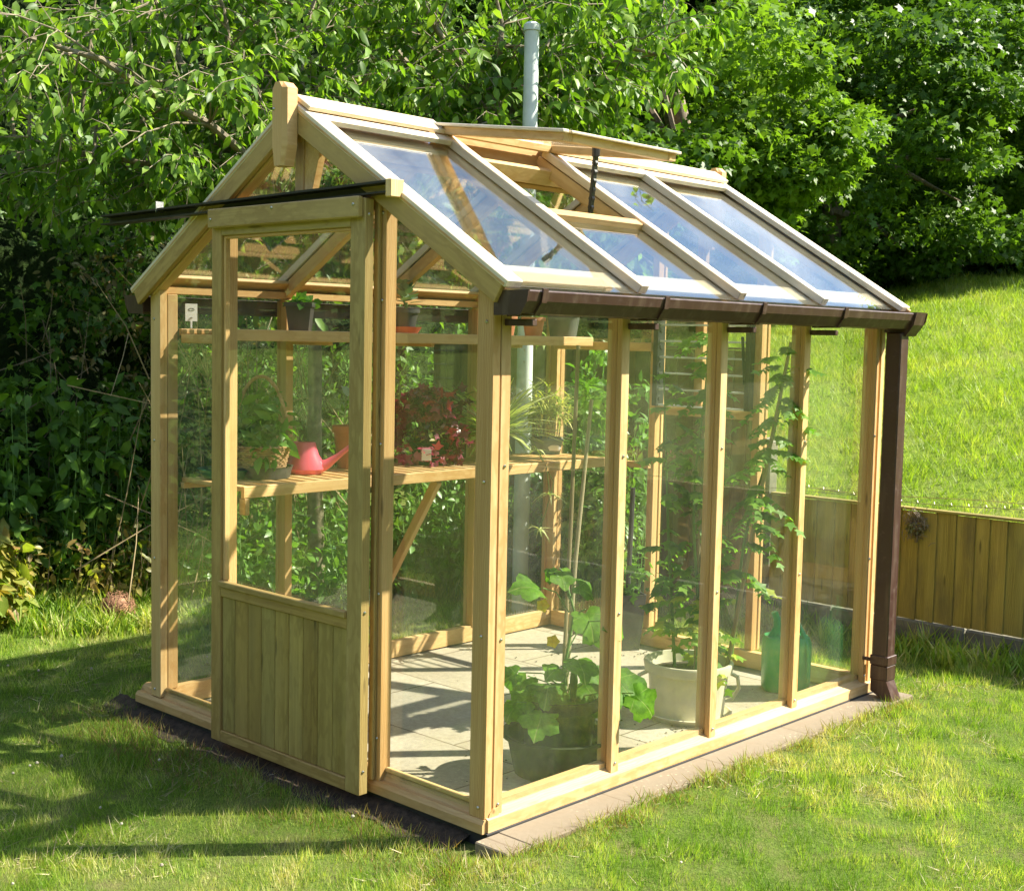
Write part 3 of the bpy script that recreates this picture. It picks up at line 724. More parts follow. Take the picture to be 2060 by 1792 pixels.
m.box((bx0, DYF+.012, .655), (bx0+.012, DYB-.004, 2.0), 2, rnd=.8); m.box((bx1-.012, DYF+.012, .655), (bx1, DYB-.004, 2.0), 2, rnd=.8)
m.box((bx0+.012, DYF+.012, 1.988), (bx1-.012, DYB-.004, 2.0), 0); m.build('glazing_bead', 'cedar', D)
m = MB(); m.box((bx0+.01, -.0635, .656), (bx1-.01, -.0605, 1.99), 0, .0002); m.build('door_pane', 'glass', D)
m = MB(); m.box((-1.455, -.106, 2.028), (-.552, DYF-.0005, 2.100), 0, .004, rnd=.4); hb = m.build('head_board', 'cedar_door', D)
bolt_part(hb, [(x, -.106, z) for x, z in ((-1.432, 2.06), (-1.04, 2.085), (-.576, 2.072))], (0, -1, 0))
bolt_part(D, [(DX1, -.062, .09), (DX1, -.062, .66), (DX1, -.062, 2.04)], (1, 0, 0))
# track
def f(m):
    m.prism([(-.03, 0), (-.03, .038), (.0, .042), (.0, .034), (-.022, .032), (-.022, 0)], (-2.31, -.052, 2.080), (-.43, -.052, 2.106), (0, -1, 0))
    m.prism([(0, 0), (.05, 0), (.05, .006), (.006, .006), (.006, .034), (.05, .034), (.05, .042), (0, .042)], (-2.31, -.03, 2.080), (-.43, -.03, 2.106), (0, -1, 0))
TR = part('door_track', 'track_metal', f)
part('track_stop', 'cedar', lambda m: m.box((-.43, -.09, 2.09), (-.402, -.03, 2.15), 2))
m = MB(); m.box((-1.86, -.086, 2.112), (-1.855, -.05, 2.155), 2, .0005); m.build('track_bracket', 'steel', TR)

# ------------------------------------------------------------------ staging and shelf along the left wall
SF, SB = -1.50, -1.965
STG = part('staging', 'cedar', lambda m: (m.box((SF-.022, .10, .955), (SF, 2.44, 1.003), 1), m.box((SB-.0, .10, .955), (SB+.022, 2.44, .9805), 1)))
for i in range(34):
    y = .104+i*.069
    m = MB(); m.box((SB+.001, y, .983), (SF-.0235, y+.044, 1.001), 0, .002); m.build('slat', 'cedar', STG)
m = MB(); m.box((-1.74, .10, .957), (-1.71, 2.44, .9815), 1); m.build('cross_bearer', 'cedar', STG)
for y in (1.19,):
    m = MB(); m.beam((SB-.03, y+.02, .24), (SF-.03, y+.02, .954), .03, .045, (0, 0, 1)); m.build('bracket', 'cedar', STG)
m = MB(); m.box((SF-.04, .105, .885), (SF, .13, .953), 0); m.build('end_block', 'cedar', STG)
UF = -1.65
SHF = part('shelf', 'cedar', lambda m: (m.box((UF-.02, .09, 1.595), (UF, 2.47, 1.643), 1), m.box((SB, .09, 1.61), (SB+.02, 2.47, 1.6405), 1)))
for i in range(5):
    x = SB+.024+i*.056
    m = MB(); m.box((x, .09, 1.62), (x+.036, 2.47, 1.638), 1, .002); m.build('slat', 'cedar', SHF)
for y in (.10, .68, 1.30, 1.92):
    m = MB(); m.box((SB+.0205, y-.012, 1.58), (UF-.021, y+.012, 1.6185), 0); m.build('bracket', 'cedar', SHF)

# ------------------------------------------------------------------ gutters and downpipe
def gutter(x0, s, y0, y1):
    prof = [(.0, .082), (.0, .0), (.02, -.006), (.105, -.002), (.13, .045), (.138, .082), (.132, .088), (.126, .08), (.118, .045), (.098, .008), (.02, .004), (.008, .01), (.008, .082)]
    prof = [(a, b*.8) for a, b in prof]
    return MB().prism([(s*a, b) for a, b in (prof if s > 0 else prof[::-1])], (x0, y0, 1.709), (x0, y1, 1.709)).build('gutter', 'brown_plastic', GH)
def bracket(G, x0, s, y, arm=True):
    m = MB()
    pr = [(-.012, .085), (-.012, -.012), (.108, -.01), (.138, .04), (.146, .094), (.139, .096), (.134, .042), (.104, -.004), (-.006, -.005), (-.006, .085)]
    pr = [(a, b*.8+.003) for a, b in pr]
    m.prism([(s*a, b) for a, b in (pr if s > 0 else pr[::-1])], (x0, y-.012, 1.705), (x0, y+.012, 1.705))
    if arm: m.box((min(x0-s*.022, x0+s*.10), y-.012, 1.668), (max(x0-s*.022, x0+s*.10), y+.012, 1.690), 0)
    return m.build('gutter_bracket', 'brown_plastic', G)
G1 = gutter(.028, 1, -.02, 2.66)
G2 = gutter(-W-.028, -1, -.02, 2.66)
for y in (.055, .69, 1.31, 1.93): bracket(G1, .028, 1, y)
for y in (.055, 1.3, 2.5): bracket(G2, -W-.028, -1, y)
for G, x0, s in ((G1, .028, 1), (G2, -W-.028, -1)):
    for y in (-.024, 2.66):
        m = MB(); pr = [(a, b*.8+.003) for a, b in [(-.006, .086), (-.006, -.01), (.108, -.008), (.136, .042), (.144, .09)]]
        m.prism([(s*a, b) for a, b in (pr if s > 0 else pr[::-1])], (x0, y, 1.705), (x0, y+.006, 1.705)); m.build('end_cap', 'brown_plastic', G)
# outlet
m = MB(); m.prism([(-.008, .074), (-.008, -.012), (.03, -.03), (.10, -.03), (.136, .02), (.15, .078)], (.028, 2.545, 1.705), (.028, 2.64, 1.705)); m.build('gutter_outlet', 'brown_plastic', G1)
px, py = .083, 2.555
DP = part('downpipe', 'brown_plastic', lambda m: m.box((px-.038, py-.038, .10), (px+.038, py+.038, 1.69), 2, .005))
m = MB(); m.box((px-.045, py-.045, .155), (px+.045, py+.045, .20), 2, .003); m.box((px-.0425, py-.0425, .085), (px+.0425, py+.0425, .154), 2, .003)
m.prism([(-.039, .085), (.039, .085), (.075, -.0), (.06, -.02), (-.039, .03)], (px, py-.039, 0), (px, py-.033, 0))
m.prism([(-.039, .085), (.039, .085), (.075, -.0), (.06, -.02), (-.039, .03)], (px, py+.033, 0), (px, py+.039, 0))
m.prism([(-.039, .085), (-.033, .085), (-.033, .032), (.062, -.015), (.06, -.02), (-.039, .03)], (px, py-.033, 0), (px, py+.033, 0))
m.prism([(.033, .085), (.039, .085), (.075, .0), (.069, .002)], (px, py-.033, 0), (px, py+.033, 0))
m.build('downpipe_shoe', 'brown_plastic', DP)
m = MB(); m.box((-.0, py-.045, .168), (px-.03, py-.038, .185), 0, .001); m.build('pipe_clip', 'brown_plastic', DP)

# ------------------------------------------------------------------ plants and things inside (local +x runs to the right of the photo, +y away)
VR = -YAW
def dir3(dx, dy, dz): return np.array([dx, dy, dz], float)
def leaf_list(name, mat, items, tpl, parent, rnd=None):
    """items: (x,y,z,size,tip,normal)"""
    P = np.array([i[:3] for i in items], float); s = np.array([i[3] for i in items], float)
    t = np.array([i[4] for i in items], float); nn = np.array([i[5] for i in items], float)
    return leaves(name, mat, P, s, t, nn, tpl, parent, rnd)
def big_leaf(size, seed, cup=.12):
    """broad lobed, toothed cucumber leaf with veins, as (verts, faces)"""
    rr = random.Random(seed); n = 30; v = [(0, .38*size, -.02*size)]; f = []
    ring1 = []; ring2 = []
    for i in range(n):
        a = 2*math.pi*i/n; lob = 1+.14*math.cos(5*a)+.05*math.cos(15*a+seed)+rr.uniform(-.03, .03)
        cut = .35*math.exp(-((a-math.pi)**2)/.05)
        rad = .5*lob*(1-cut)
        x = math.sin(a)*rad; y = .38+math.cos(a)*rad
        z = -cup*(rad*2)**2*(.5+.5*math.cos(2*a+.6))+rr.uniform(-.015, .015)
        ring1.append((x*.5*size, (.38+(y-.38)*.5)*size, (z*.3+.012*math.cos(5*a))*size)); ring2.append((x*size, y*size, z*size))
    v += ring1+ring2
    for i in range(n):
        j = (i+1) % n; f += [(0, 1+i, 1+j), (1+i, 1+n+i, 1+n+j, 1+j)]
    return v, f
def place(v, p, tip, nrm):
    t = Vector(tip).normalized(); z = Vector(nrm); z = (z-t*z.dot(t)).normalized(); x = t.cross(z)
    return [Vector(p)+x*a+t*b+z*c for a, b, c in v]
def soil_disc(r, z, par, c=(0, 0), seed=1):
    m = MB(); m.lathe([(0, z+.004), (r*.5, z+.006), (r, z)], (c[0], c[1], 0), 20); return m.build('soil', 'soil', par)
def pot_prof(r0, r1, h, lip=.006, lh=.02, t=.004):
    return [(0, 0), (r0, 0), (r0+(r1-r0)*.85, h-lh), (r1+lip, h-lh), (r1+lip, h), (r1-t, h), (r1-t, h-.02), (0, h-.022)]
def pot(par_name, label, cat, loc, mat, r0, r1, h, group=None, sq=False, lh=.02):
    t = thing(par_name, label, cat, loc, VR, group)
    m = MB(); n = 4 if sq else 28
    m.lathe(pot_prof(r0, r1, h, lh=lh), n=n, rot=math.pi/4 if sq else 0, smooth=not sq); m.build('pot', mat, t)
    return t
# upper shelf
ZU, ZS = 1.643, 1.0025
t = pot('potted_seedlings', 'square charcoal plastic pot of small green seedlings on the upper shelf', 'potted plant', (-1.79, .60, ZU), 'slate_pot', .062, .082, .125, sq=True)
foliage('foliage', 'leaf_basket', [(x*.035, y*.035, .125, .025) for x in (-1, 0, 1) for y in (-1, 0, 1)], 7, .035, 'round', t, droop=0)
t = pot('potted_succulent', 'blue-green succulent rosette in a dark pot standing in a terracotta saucer', 'potted plant', (-1.80, 1.24, ZU+.022), 'slate_pot', .045, .062, .095)
it = []
for k in range(17):
    a = k*2.4; e = .2+.055*k; it.append((math.cos(a)*.01, math.sin(a)*.01, .12+.004*k, .085-.002*k, dir3(math.cos(a)*math.cos(e), math.sin(a)*math.cos(e), math.sin(e)), dir3(-math.cos(a)*.4, -math.sin(a)*.4, 1)))
for k in range(9):
    a = k*2.4+.5; e = .5; it.append((-.03+math.cos(a)*.01, 0, .21, .06, dir3(math.cos(a)*math.cos(e), math.sin(a)*math.cos(e), math.sin(e)), dir3(-math.cos(a)*.4, -math.sin(a)*.4, 1)))
leaf_list('foliage', 'leaf_succulent', it, 'round', t)
MB().tube([(0, 0, .07), (0, 0, .125)], .008).build('stem', 'stem_green', t)
MB().tube([(0, 0, .10), (-.02, 0, .16), (-.03, 0, .212)], .005).build('stem', 'stem_green', t)
m = MB(); m.lathe([(0, 0), (.058, 0), (.078, .03), (.072, .03), (.055, .008), (0, .008)]); tag(m.build('plant_saucer', 'terracotta_red', None, (-1.80, 1.24, ZU)), 'terracotta-red saucer under the succulent pot on the upper shelf', 'saucer')
t = pot('potted_herb', 'small terracotta pot with a low leafy plant beside the black pot', 'potted plant', (-1.80, 2.15, ZU), 'terracotta', .044, .06, .10)
foliage('foliage', 'leaf_weed', [(x, y, .105, .03) for x, y in ((-.02, 0), (.02, .01), (.03, -.02), (0, .03))], 14, .03, 'round', t, droop=.1)
t = pot('potted_herb', 'terracotta pot mostly hidden behind the near corner post on the upper shelf', 'potted plant', (-1.83, 1.965, ZU), 'terracotta', .044, .058, .10)
foliage('foliage', 'leaf_weed', [(0, 0, .11, .03)], 12, .03, 'round', t, droop=.1)
t = pot('flower_pot', 'wide black plastic pot at the far end of the upper shelf', 'plant pot', (-1.79, 2.38, ZU), 'grey_plastic', .072, .092, .135)
soil_disc(.086, .112, t)
t = thing('plant_card', 'small white printed card standing against the glass in the near left corner', 'card', (-1.985, .165, ZU+.0), VR*0+R(70))
m = MB(); m.box((-.026, -.001, .03), (.026, .001, .105), 0, .0005); m.build('card', 'white_card', t)
m = MB(); m.box((-.004, -.003, .0), (.004, .0, .03), 2, .0005)
m.build('stake', 'white_card', t)
m = MB()
for q in range(7):
    a = R(-60+20*q); m.tube([(math.sin(a)*.004, -.0015, .083+math.cos(a)*.003), (math.sin(a)*.014, -.0015, .078+math.cos(a)*.009)], .0008, 4)
m.tube([(-.014, -.0015, .08), (-.007, -.0015, .076), (.007, -.0015, .076), (.014, -.0015, .08)], .001, 4)
m.lathe([(0, 0), (.006, 0), (.006, .001), (0, .001)], (0, -.0015, .045), 12); m.build('print', 'ink', t)

# staging
m = MB(); m.lathe([(0, 0), (.10, 0), (.125, .035), (.13, .04), (.12, .04), (.098, .012), (0, .012)], n=32); tag(m.build('seed_tray_lid', 'green_tray', None, (-1.84, .255, ZS)), 'round dark green tray at the near end of the slatted staging', 'tray')
m = MB(); m.lathe([(0, 0), (.125, 0), (.138, .048), (.141, .05), (.134, .05), (.12, .008), (0, .008)], n=36); tag(m.build('plant_tray', 'grey_tray', None, (-1.78, .385, ZS)), 'round grey tray under the wicker basket', 'tray')
t = thing('wicker_basket', 'wicker basket with a tall hooped handle holding a bushy green plant', 'basket', (-1.78, .385, ZS+.009), VR)
m = MB()
for i in range(13):
    z = .012+i*.0095; r = .098+.024*i/12; pts = []
    for k in range(73):
        a = 2*math.pi*k/72; q = r+.0035*math.cos(a*18+i*math.pi); pts.append((q*math.cos(a), q*math.sin(a), z))
    m.tube(pts, .0048, 6, cap=False)
for k in range(18):
    a = 2*math.pi*k/18; m.tube([(.096*math.cos(a), .096*math.sin(a), .004), (.12*math.cos(a), .12*math.sin(a), .135)], .004, 6)
m.lathe([(0, .004), (.095, .004), (.095, .01), (0, .01)], n=24)
m.build('basket', 'wicker', t)
pts = [(.122*math.cos(a), .0, .11+.32*math.sin(a)) for a in [math.pi*k/28 for k in range(29)]]
m = MB(); m.tube(pts, .0075, 8); m.tube([(x*.97, .006*math.sin(i*1.6), z-.004) for i, (x, y, z) in enumerate(pts)], .005, 6); m.build('handle', 'wicker', t)
foliage('foliage', 'leaf_basket', [(-.05, 0, .2, .08), (.04, -.01, .24, .085), (0, .02, .30, .075), (-.03, -.02, .14, .09), (.05, 0, .15, .08), (-.07, -.02, .26, .06), (.03, -.09, .10, .04)], 46, .062, 'blade', t, droop=.1, upb=.5, flat=.9, outw=.6)
m = MB()
for k in range(7): m.tube([(.02*math.cos(k), .02*math.sin(k), .02), (.07*math.cos(k*2.1), .05*math.sin(k), .27)], .0025, 5)
m.build('stem', 'stem_green', t); soil_disc(.11, .10, t)

t = thing('pink_watering_can', 'bright pink plastic watering can on the slatted staging', 'watering can', (-1.78, .625, ZS), VR)
m = MB()
m.lathe([(0, 0), (.070, 0), (.088, .022), (.082, .05), (.060, .085), (.046, .135), (.044, .142), (.039, .142), (.055, .085), (0, .07)], n=36, sx=1.05, sy=.85)
CN = m.build('can_body', 'pink_plastic', t)
m = MB(); m.tube([(.055, 0, .028), (.10, 0, .045), (.15, 0, .082), (.205, 0, .128)], [.034, .022, .013, .010], 14); m.build('spout', 'pink_plastic', t)
m = MB(); m.tube([(-.035, 0, .13), (-.07, 0, .132), (-.105, 0, .105), (-.118, 0, .07), (-.112, 0, .048), (-.085, 0, .04)], [.017, .012, .010, .0095, .010, .014], 12); m.build('handle', 'pink_plastic', t)

t = pot('potted_cactus_plant', 'tall terracotta pot with a sparse plant behind the pink watering can', 'potted plant', (-1.86, .955, ZS), 'terracotta', .062, .082, .20, lh=.03)
MB().tube([(0, 0, .16), (-.01, 0, .25), (.0, 0, .34)], [.006, .004, .003]).build('stem', 'stem_dry', t)
leaf_list('foliage', 'leaf_succulent', [(0, 0, .34, .07, dir3(-.5, -.3, .6), dir3(.3, -.6, .6)), (0, 0, .33, .06, dir3(.7, -.3, .5), dir3(0, -.3, 1)), (0, 0, .27, .05, dir3(.5, -.2, .0), dir3(0, -.5, .8)), (0, 0, .23, .045, dir3(.6, -.4, -.2), dir3(0, -.5, .8)), (0, 0, .30, .05, dir3(-.2, -.6, .2), dir3(0, -.3, 1))], 'round', t)
soil_disc(.078, .175, t)

t = pot('potted_red_plant', 'crimson-leaved bushy plant in a squat pot with a white label', 'potted plant', (-1.79, 1.40, ZS), 'tub_green', .075, .10, .11)
cl = [(random.gauss(0, .07), random.gauss(0, .06), .12+random.random()*.22, .055) for _ in range(34)]+[(-.13, -.02, .28, .05), (.14, -.03, .13, .05), (.12, -.02, .06, .045), (.03, -.10, .06, .05), (-.10, -.05, .05, .05)]
foliage('foliage', 'leaf_red', cl, 20, .05, 'lobed', t, droop=.5, upb=.3, outw=.7, flat=.9, rmod=.6)
foliage('foliage', 'leaf_yellow', [(-.03, -.05, .16, .08), (.02, -.07, .14, .07)], 22, .035, 'blade', t, droop=.1)
m = MB()
for k in range(9): m.tube([(.02*math.cos(k), .02*math.sin(k), .08), (.10*math.cos(k*2.1), .08*math.sin(k), .22)], .003, 5)
m.build('stem', 'stem_dry', t)
m = MB(); m.box((-.028, -.155, .03), (.018, -.153, .085), 0, .0005); m.build('label_card', 'white_card', t)

t = pot('spider_plant', 'spider plant with long arching striped leaves and trailing runners over the staging edge', 'potted plant', (-1.83, 1.90, ZS), 'tub_green', .055, .075, .11)
it = []
for k in range(110):
    a = k*2.39; e = R(random.uniform(15, 80)); q = random.uniform(.22, .42)
    it.append((math.cos(a)*.012, math.sin(a)*.012, .11, q, dir3(math.cos(a)*math.cos(e), math.sin(a)*math.cos(e), math.sin(e)), dir3(-math.cos(a)*math.sin(e), -math.sin(a)*math.sin(e), math.cos(e))))
leaf_list('foliage', 'leaf_spider', it, 'strap', t)
m = MB()
m.tube([(0, 0, .12), (.10, -.08, .17), (.20, -.16, .10), (.27, -.20, -.02), (.29, -.21, -.16)], .0018, 5)
m.tube([(0, 0, .12), (.14, -.06, .13), (.24, -.14, .02), (.31, -.20, -.10), (.27, -.21, -.26), (.24, -.21, -.34)], .0018, 5)
m.build('runner', 'stem_green', t)
it = []
for c, n in (((.29, -.21, -.16), 11), ((.24, -.21, -.34), 12), ((.22, -.17, .06), 12)):
    for k in range(n):
        a = k*2.39; e = R(random.uniform(-10, 45)); it.append((*c, random.uniform(.06, .13), dir3(math.cos(a)*math.cos(e), math.sin(a)*math.cos(e), math.sin(e)-.1), dir3(-math.cos(a)*.4, -math.sin(a)*.4, .9)))
leaf_list('plantlet', 'leaf_spider', it, 'strap', t)

t = pot('potted_palm', 'yellowish feathery small palm in a square dark pot at the far end of the staging', 'potted plant', (-1.88, 2.36, ZS), 'blue_pot', .105, .125, .085, sq=True, lh=.012)
it = []
for k in range(20):
    a = k*2.39; bx_ = math.cos(a)*.06; by_ = math.sin(a)*.05; h = .12+.16*random.random(); lean = random.uniform(.0, .6)
    top = (bx_+math.cos(a)*lean*.13, by_+math.sin(a)*lean*.13, .07+h)
    for q in range(26):
        b = q*2.39; e = R(random.uniform(-5, 60)); u_ = random.uniform(.55, 1)
        it.append((bx_+(top[0]-bx_)*u_, by_+(top[1]-by_)*u_, .07+h*u_*1.15, random.uniform(.06, .13), dir3(math.cos(b)*math.cos(e), math.sin(b)*math.cos(e), math.sin(e)), dir3(-math.cos(b)*.4, -math.sin(b)*.4, .9)))
leaf_list('foliage', 'leaf_palm', it, 'strap', t)
m = MB()
for k in range(34):
    a = k*2.39; m.tube([(math.cos(a)*.07, math.sin(a)*.06, .06), (math.cos(a)*.08, math.sin(a)*.07, .16+.06*random.random())], .0022, 4)
m.build('stem', 'stem_dry', t); soil_disc(.085, .066, t)
m = MB(); m.lathe([(0, 0), (.028, .0), (.036, .018), (.02, .03), (0, .032)], (.045, -.0, .0), 12, sx=1, sy=.12)
o = m.build('pot_motif', 'bird_white', t); o.location = (.0, -.082, .02)

# floor of the greenhouse
t = thing('garden_tub', 'wide dark green plastic tub holding the cucumber pot behind the near glass', 'tub', (-.265, .665, -.003), VR)
m = MB(); m.lathe([(0, 0), (.165, 0), (.195, .135), (.215, .14), (.218, .15), (.212, .155), (.19, .147), (.16, .01), (0, .01)], n=48); m.build('tub', 'tub_green', t)
t = thing('cucumber_plant', 'cucumber plant with broad bright leaves and canes in a dark round pot', 'potted plant', (-.265, .665, .008), VR)
m = MB(); m.lathe([(0, 0), (.115, 0), (.145, .235), (.158, .24), (.158, .285), (.15, .285), (.143, .25), (0, .245)], n=40); m.build('pot', 'tub_green', t)
soil_disc(.145, .25, t)
m = MB(); m.tube([(.01, .02, .10), (.03, .04, .9), (.043, .05, 1.60)], .0075, 8); m.build('cane', 'cane', t)
m = MB(); m.tube([(.015, 0, .10), (.05, 0, .8), (.095, .0, 1.40)], [.009, .008, .007], 8); m.build('cane', 'cane', t)
m = MB(); m.tube([(.03, -.01, .2), (.015, -.015, .38), (.05, -.01, .6), (.02, -.02, .70), (-.02, -.02, .74)], [.008, .006, .005, .004, .003], 7)
cl = [(-.072, .70, .15, (-.9, -.4, .15), (.1, -.5, .9)), (-.01, .765, .11, (.2, -.5, -.5), (.2, -.7, .6)), (.055, .735, .10, (.8, .1, -.6), (.2, -.5, .8)), (-.03, .75, .07, (-.5, .3, -.4), (.2, -.7, .6)),
      (.09, .62, .15, (.3, -.6, -.8), (.2, -.8, .5)), (.17, .60, .12, (.8, .3, -.6), (.1, -.6, .8)), (.12, .56, .13, (.4, -.6, -.9), (-.2, -.9, .4)),
      (.06, .455, .145, (.3, -.9, -.5), (.3, -.6, .8)), (.10, .40, .13, (.7, .2, -.5), (.0, -.6, .8)),
      (-.12, .345, .13, (-.5, -.4, -.8), (-.3, -.8, .5)), (-.16, .40, .10, (-.9, .2, -.6), (.1, -.7, .6)), (-.04, .35, .17, (-.1, -.9, -.3), (.1, -.6, .8)), (.04, .30, .16, (.3, -.9, -.45), (.0, -.6, .8)),
      (-.06, .27, .16, (-.3, -.9, -.6), (-.1, -.8, .6)), (.13, .28, .16, (.7, -.6, -.4), (.2, -.7, .8)), (.20, .38, .19, (.6, -.5, -.6), (.3, -.8, .6)), (.27, .33, .15, (.8, .1, -.8), (.2, -.8, .5)), (.16, .36, .12, (.4, .6, -.3), (0, -.5, .9)), (.0, .42, .10, (-.6, -.6, -.3), (0, -.6, .8)), (-.10, .31, .12, (-.8, -.5, -.5), (-.2, -.7, .7)), (.09, .33, .13, (.5, -.8, -.5), (.1, -.7, .7)), (-.16, .29, .10, (-.6, -.3, -.9), (-.5, -.7, .4)), (-.13, .26, .11, (-.8, -.2, -.7), (-.2, -.8, .6))]
lf = MB()
for i, (x, z, s, tp, nm) in enumerate(cl):
    y = -.06+.09*math.sin(i*2.3)
    m.tube([(.03, -.01, max(.27, z-.10)), ((x+.03)/2, y*.5, z-.02), (x, y, z)], .0026, 5)
    v, f = big_leaf(s*.9, i, .2); lf.add(place([(a, b, c_+.03*s*math.sin(9*a/s+i)*math.cos(8*b/s)) for a, b, c_ in v], (x, y, z), tp, nm), f, [(a/s, b/s, i*3.1) for a, b, c_ in v], random.random(), True)
m.build('stem', 'stem_green', t)
lf.build('foliage', 'leaf_cucumber', t)
m = MB()
for c in ((-.07, -.03, .63), (-.03, -.05, .50)):
    for k in range(5):
        a = 2*math.pi*k/5; v = [(-.008, 0, 0), (.008, 0, 0), (.012, .02, .004), (0, .03, 0), (-.012, .02, .004)]
        m.add(place(v, c, (math.cos(a), -.4, math.sin(a)), (0, -1, 0)), [(0, 1, 2, 3, 4)])
m.build('flower', 'petal_yellow', t)
m = MB(); m.tube([(.05, -.05, .42), (.052, -.055, .35), (.05, -.055, .28)], [.008, .016, .011], 10); m.build('cucumber', 'leaf_dark', t)

def tomato(x, y, z0, z1, n, par, spread=.22, bulge=None):
    P = []; T = []; Nn = []; S = []
    for k in range(n):
        z = z0+(z1-z0)*k/n+random.uniform(-.03, .03); a = k*2.39+random.uniform(-.4, .4)
        q = random.uniform(.35, 1)*spread*(1-.45*(z-z0)/(z1-z0)); e = random.uniform(-.3, .7)
        if z < 1.1 and math.sin(z*9+a) < -.55: continue
        d = Vector((math.cos(a), math.sin(a), e)).normalized()
        for j in range(13):
            u_ = .25+.75*(j//2)/6; s = 1 if j % 2 else -1
            p = Vector((x(z), y(z), z))+d*q*u_+Vector((0, 0, -q*.55*u_*u_))
            side = Vector((-d.y, d.x, 0))*s if j < 12 else d
            P.append(p); T.append(side+d*.5+Vector((0, 0, -.7))); Nn.append(Vector((random.gauss(0, .3), -.2, 1))); S.append(random.uniform(.028, .07)*(1.1-.3*(z-z0)/(z1-z0)))
    P, T, Nn = (np.array([tuple(v) for v in q]) for q in (P, T, Nn))
    r_ = RNG.random(len(P))*.62
    low = P[:, 2] < .55
    r_[low & (RNG.random(len(P)) < .4)] = .97
    return leaves('foliage', 'leaf_tomato', P, np.array(S), T, Nn, 'lobed', par, r_)
m = MB(); m.lathe([(0, 0), (.165, 0), (.195, .028), (.188, .03), (.16, .008), (0, .008)], n=40); tag(m.build('plant_saucer', 'cream_plastic', None, (-.36, 1.63, -.003)), 'pale saucer under the cream tub on the paving', 'saucer')
TOM = t = thing('tomato_plants', 'tall tomato plants with yellowing lower leaves tied to canes in a cream tub', 'potted plant', (-.36, 1.63, .007), VR)
m = MB(); m.lathe([(0, 0), (.158, 0), (.174, .19), (.19, .195), (.196, .232), (.192, .24), (.181, .24), (.17, .19), (0, .185)], n=48); m.build('pot', 'cream_plastic', t)
for s in (-1, 1):
    m = MB(); m.tube([(s*.170, 0, .19), (s*.215, -.01, .17), (s*.222, -.01, .12), (s*.195, 0, .07), (s*.165, 0, .06)], .009, 10); m.build('handle', 'cream_plastic', t)
m = MB(); m.box((-.06, -.185, .12), (.06, -.172, .185), 0, .004)
soil_disc(.168, .19, t)
fx = lambda z: .02+.02*math.sin(z*5); fy = lambda z: .0
m = MB(); m.tube([(fx(z), fy(z), z) for z in [.15+.13*k for k in range(12)]], [.009-.0005*k for k in range(12)], 7); m.build('stem', 'stem_green', t)
m = MB(); m.tube([(.03, .02, .10), (.035, .02, 1.38)], .006, 7); m.build('cane', 'cane', t)
m = MB(); m.tube([(.155, .0, .12), (.26, .0, .80), (.395, .0, 1.63)], [.0095, .009, .007], 8); m.build('cane', 'cane', t)
gx = lambda z: .15+.16*(z-.15)+.02*math.sin(z*6)
m = MB(); m.tube([(gx(z), .02, z) for z in [.15+.12*k for k in range(12)]], [.009-.0005*k for k in range(12)], 7); m.build('stem', 'stem_green', t)
tomato(fx, fy, .28, 1.70, 66, t, .26)
tomato(gx, lambda z: .02, .5, 1.62, 58, t, .29)
tomato(lambda z: -.10, lambda z: .06, .3, 1.5, 26, t, .22)
m = MB(); m.tube([(-.05, .05, .15), (-.10, .06, .8), (-.14, .06, 1.5)], [.008, .006, .003], 7); m.build('stem', 'stem_green', t)

t = thing('green_watering_can', 'large green plastic watering can on the paving in the far right corner', 'watering can', (-.30, 2.335, -.003), VR)
def rrect(wx, wy, z, k=36):
    out = []
    for i in range(k):
        a = 2*math.pi*i/k; c, s = math.cos(a), math.sin(a); p = .55
        out.append((wx*abs(c)**p*(1 if c > 0 else -1), wy*abs(s)**p*(1 if s > 0 else -1), z))
    return out
m = MB(); rings = [rrect(.100, .07, 0), rrect(.110, .08, .015), rrect(.113, .085, .20), rrect(.111, .083, .235), rrect(.102, .076, .258), rrect(.085, .062, .262)]
vs = [p for r_ in rings for p in r_]; k = 36; fs = [(i*k+j, i*k+(j+1) % k, (i+1)*k+(j+1) % k, (i+1)*k+j) for i in range(len(rings)-1) for j in range(k)]
fs += [tuple(range(k-1, -1, -1)), tuple(range(5*k, 6*k))]
m.add(vs, fs, None, .5, True); m.build('can_body', 'green_plastic', t)
m = MB(); m.tube([(-.07, -.02, .25), (-.05, -.02, .30), (-.055, -.02, .345), (-.068, -.02, .375)], [.026, .02, .017, .016], 12); m.build('spout', 'green_plastic', t)
m = MB(); m.tube([(-.03, .03, .27), (.0, .03, .33), (.04, .0, .335), (.07, -.05, .27), (.085, -.092, .20), (.087, -.095, .06)], [.014, .013, .013, .012, .010, .009], 10); m.build('handle', 'green_plastic', t)

t = thing('tall_plant_pot', 'tall tapered dark grey pot with a broken pane of leaves beside the back wall', 'plant pot', (-1.33, 2.42, -.003), VR)
t['label'] = 'tall tapered dark grey planter beside the back wall of the greenhouse'
m = MB(); m.lathe([(0, 0), (.078, 0), (.11, .29), (.113, .30), (.105, .30), (.098, .26), (0, .26)], n=4, rot=math.pi/4+.3, smooth=False); m.build('pot', 'slate_pot', t)
m = MB(); m.tube([(.0, .0, .22), (.01, 0, .6), (.015, 0, .86)], .013, 8); m.build('pipe', 'slate_pot', t)
foliage('foliage', 'leaf_weed', [(.03, 0, .36, .09), (-.02, -.02, .30, .06), (.10, 0, .45, .08)], 16, .06, 'lobed', t)
m = MB(); m.tube([(-W+.08, 2.5, .93), (-1.0, 2.5, .921), (-.08, 2.5, .932)], .0015, 4); tag(m.build('training_wire', 'wire'), 'thin training wire strung across behind the tomato plants', 'wire')

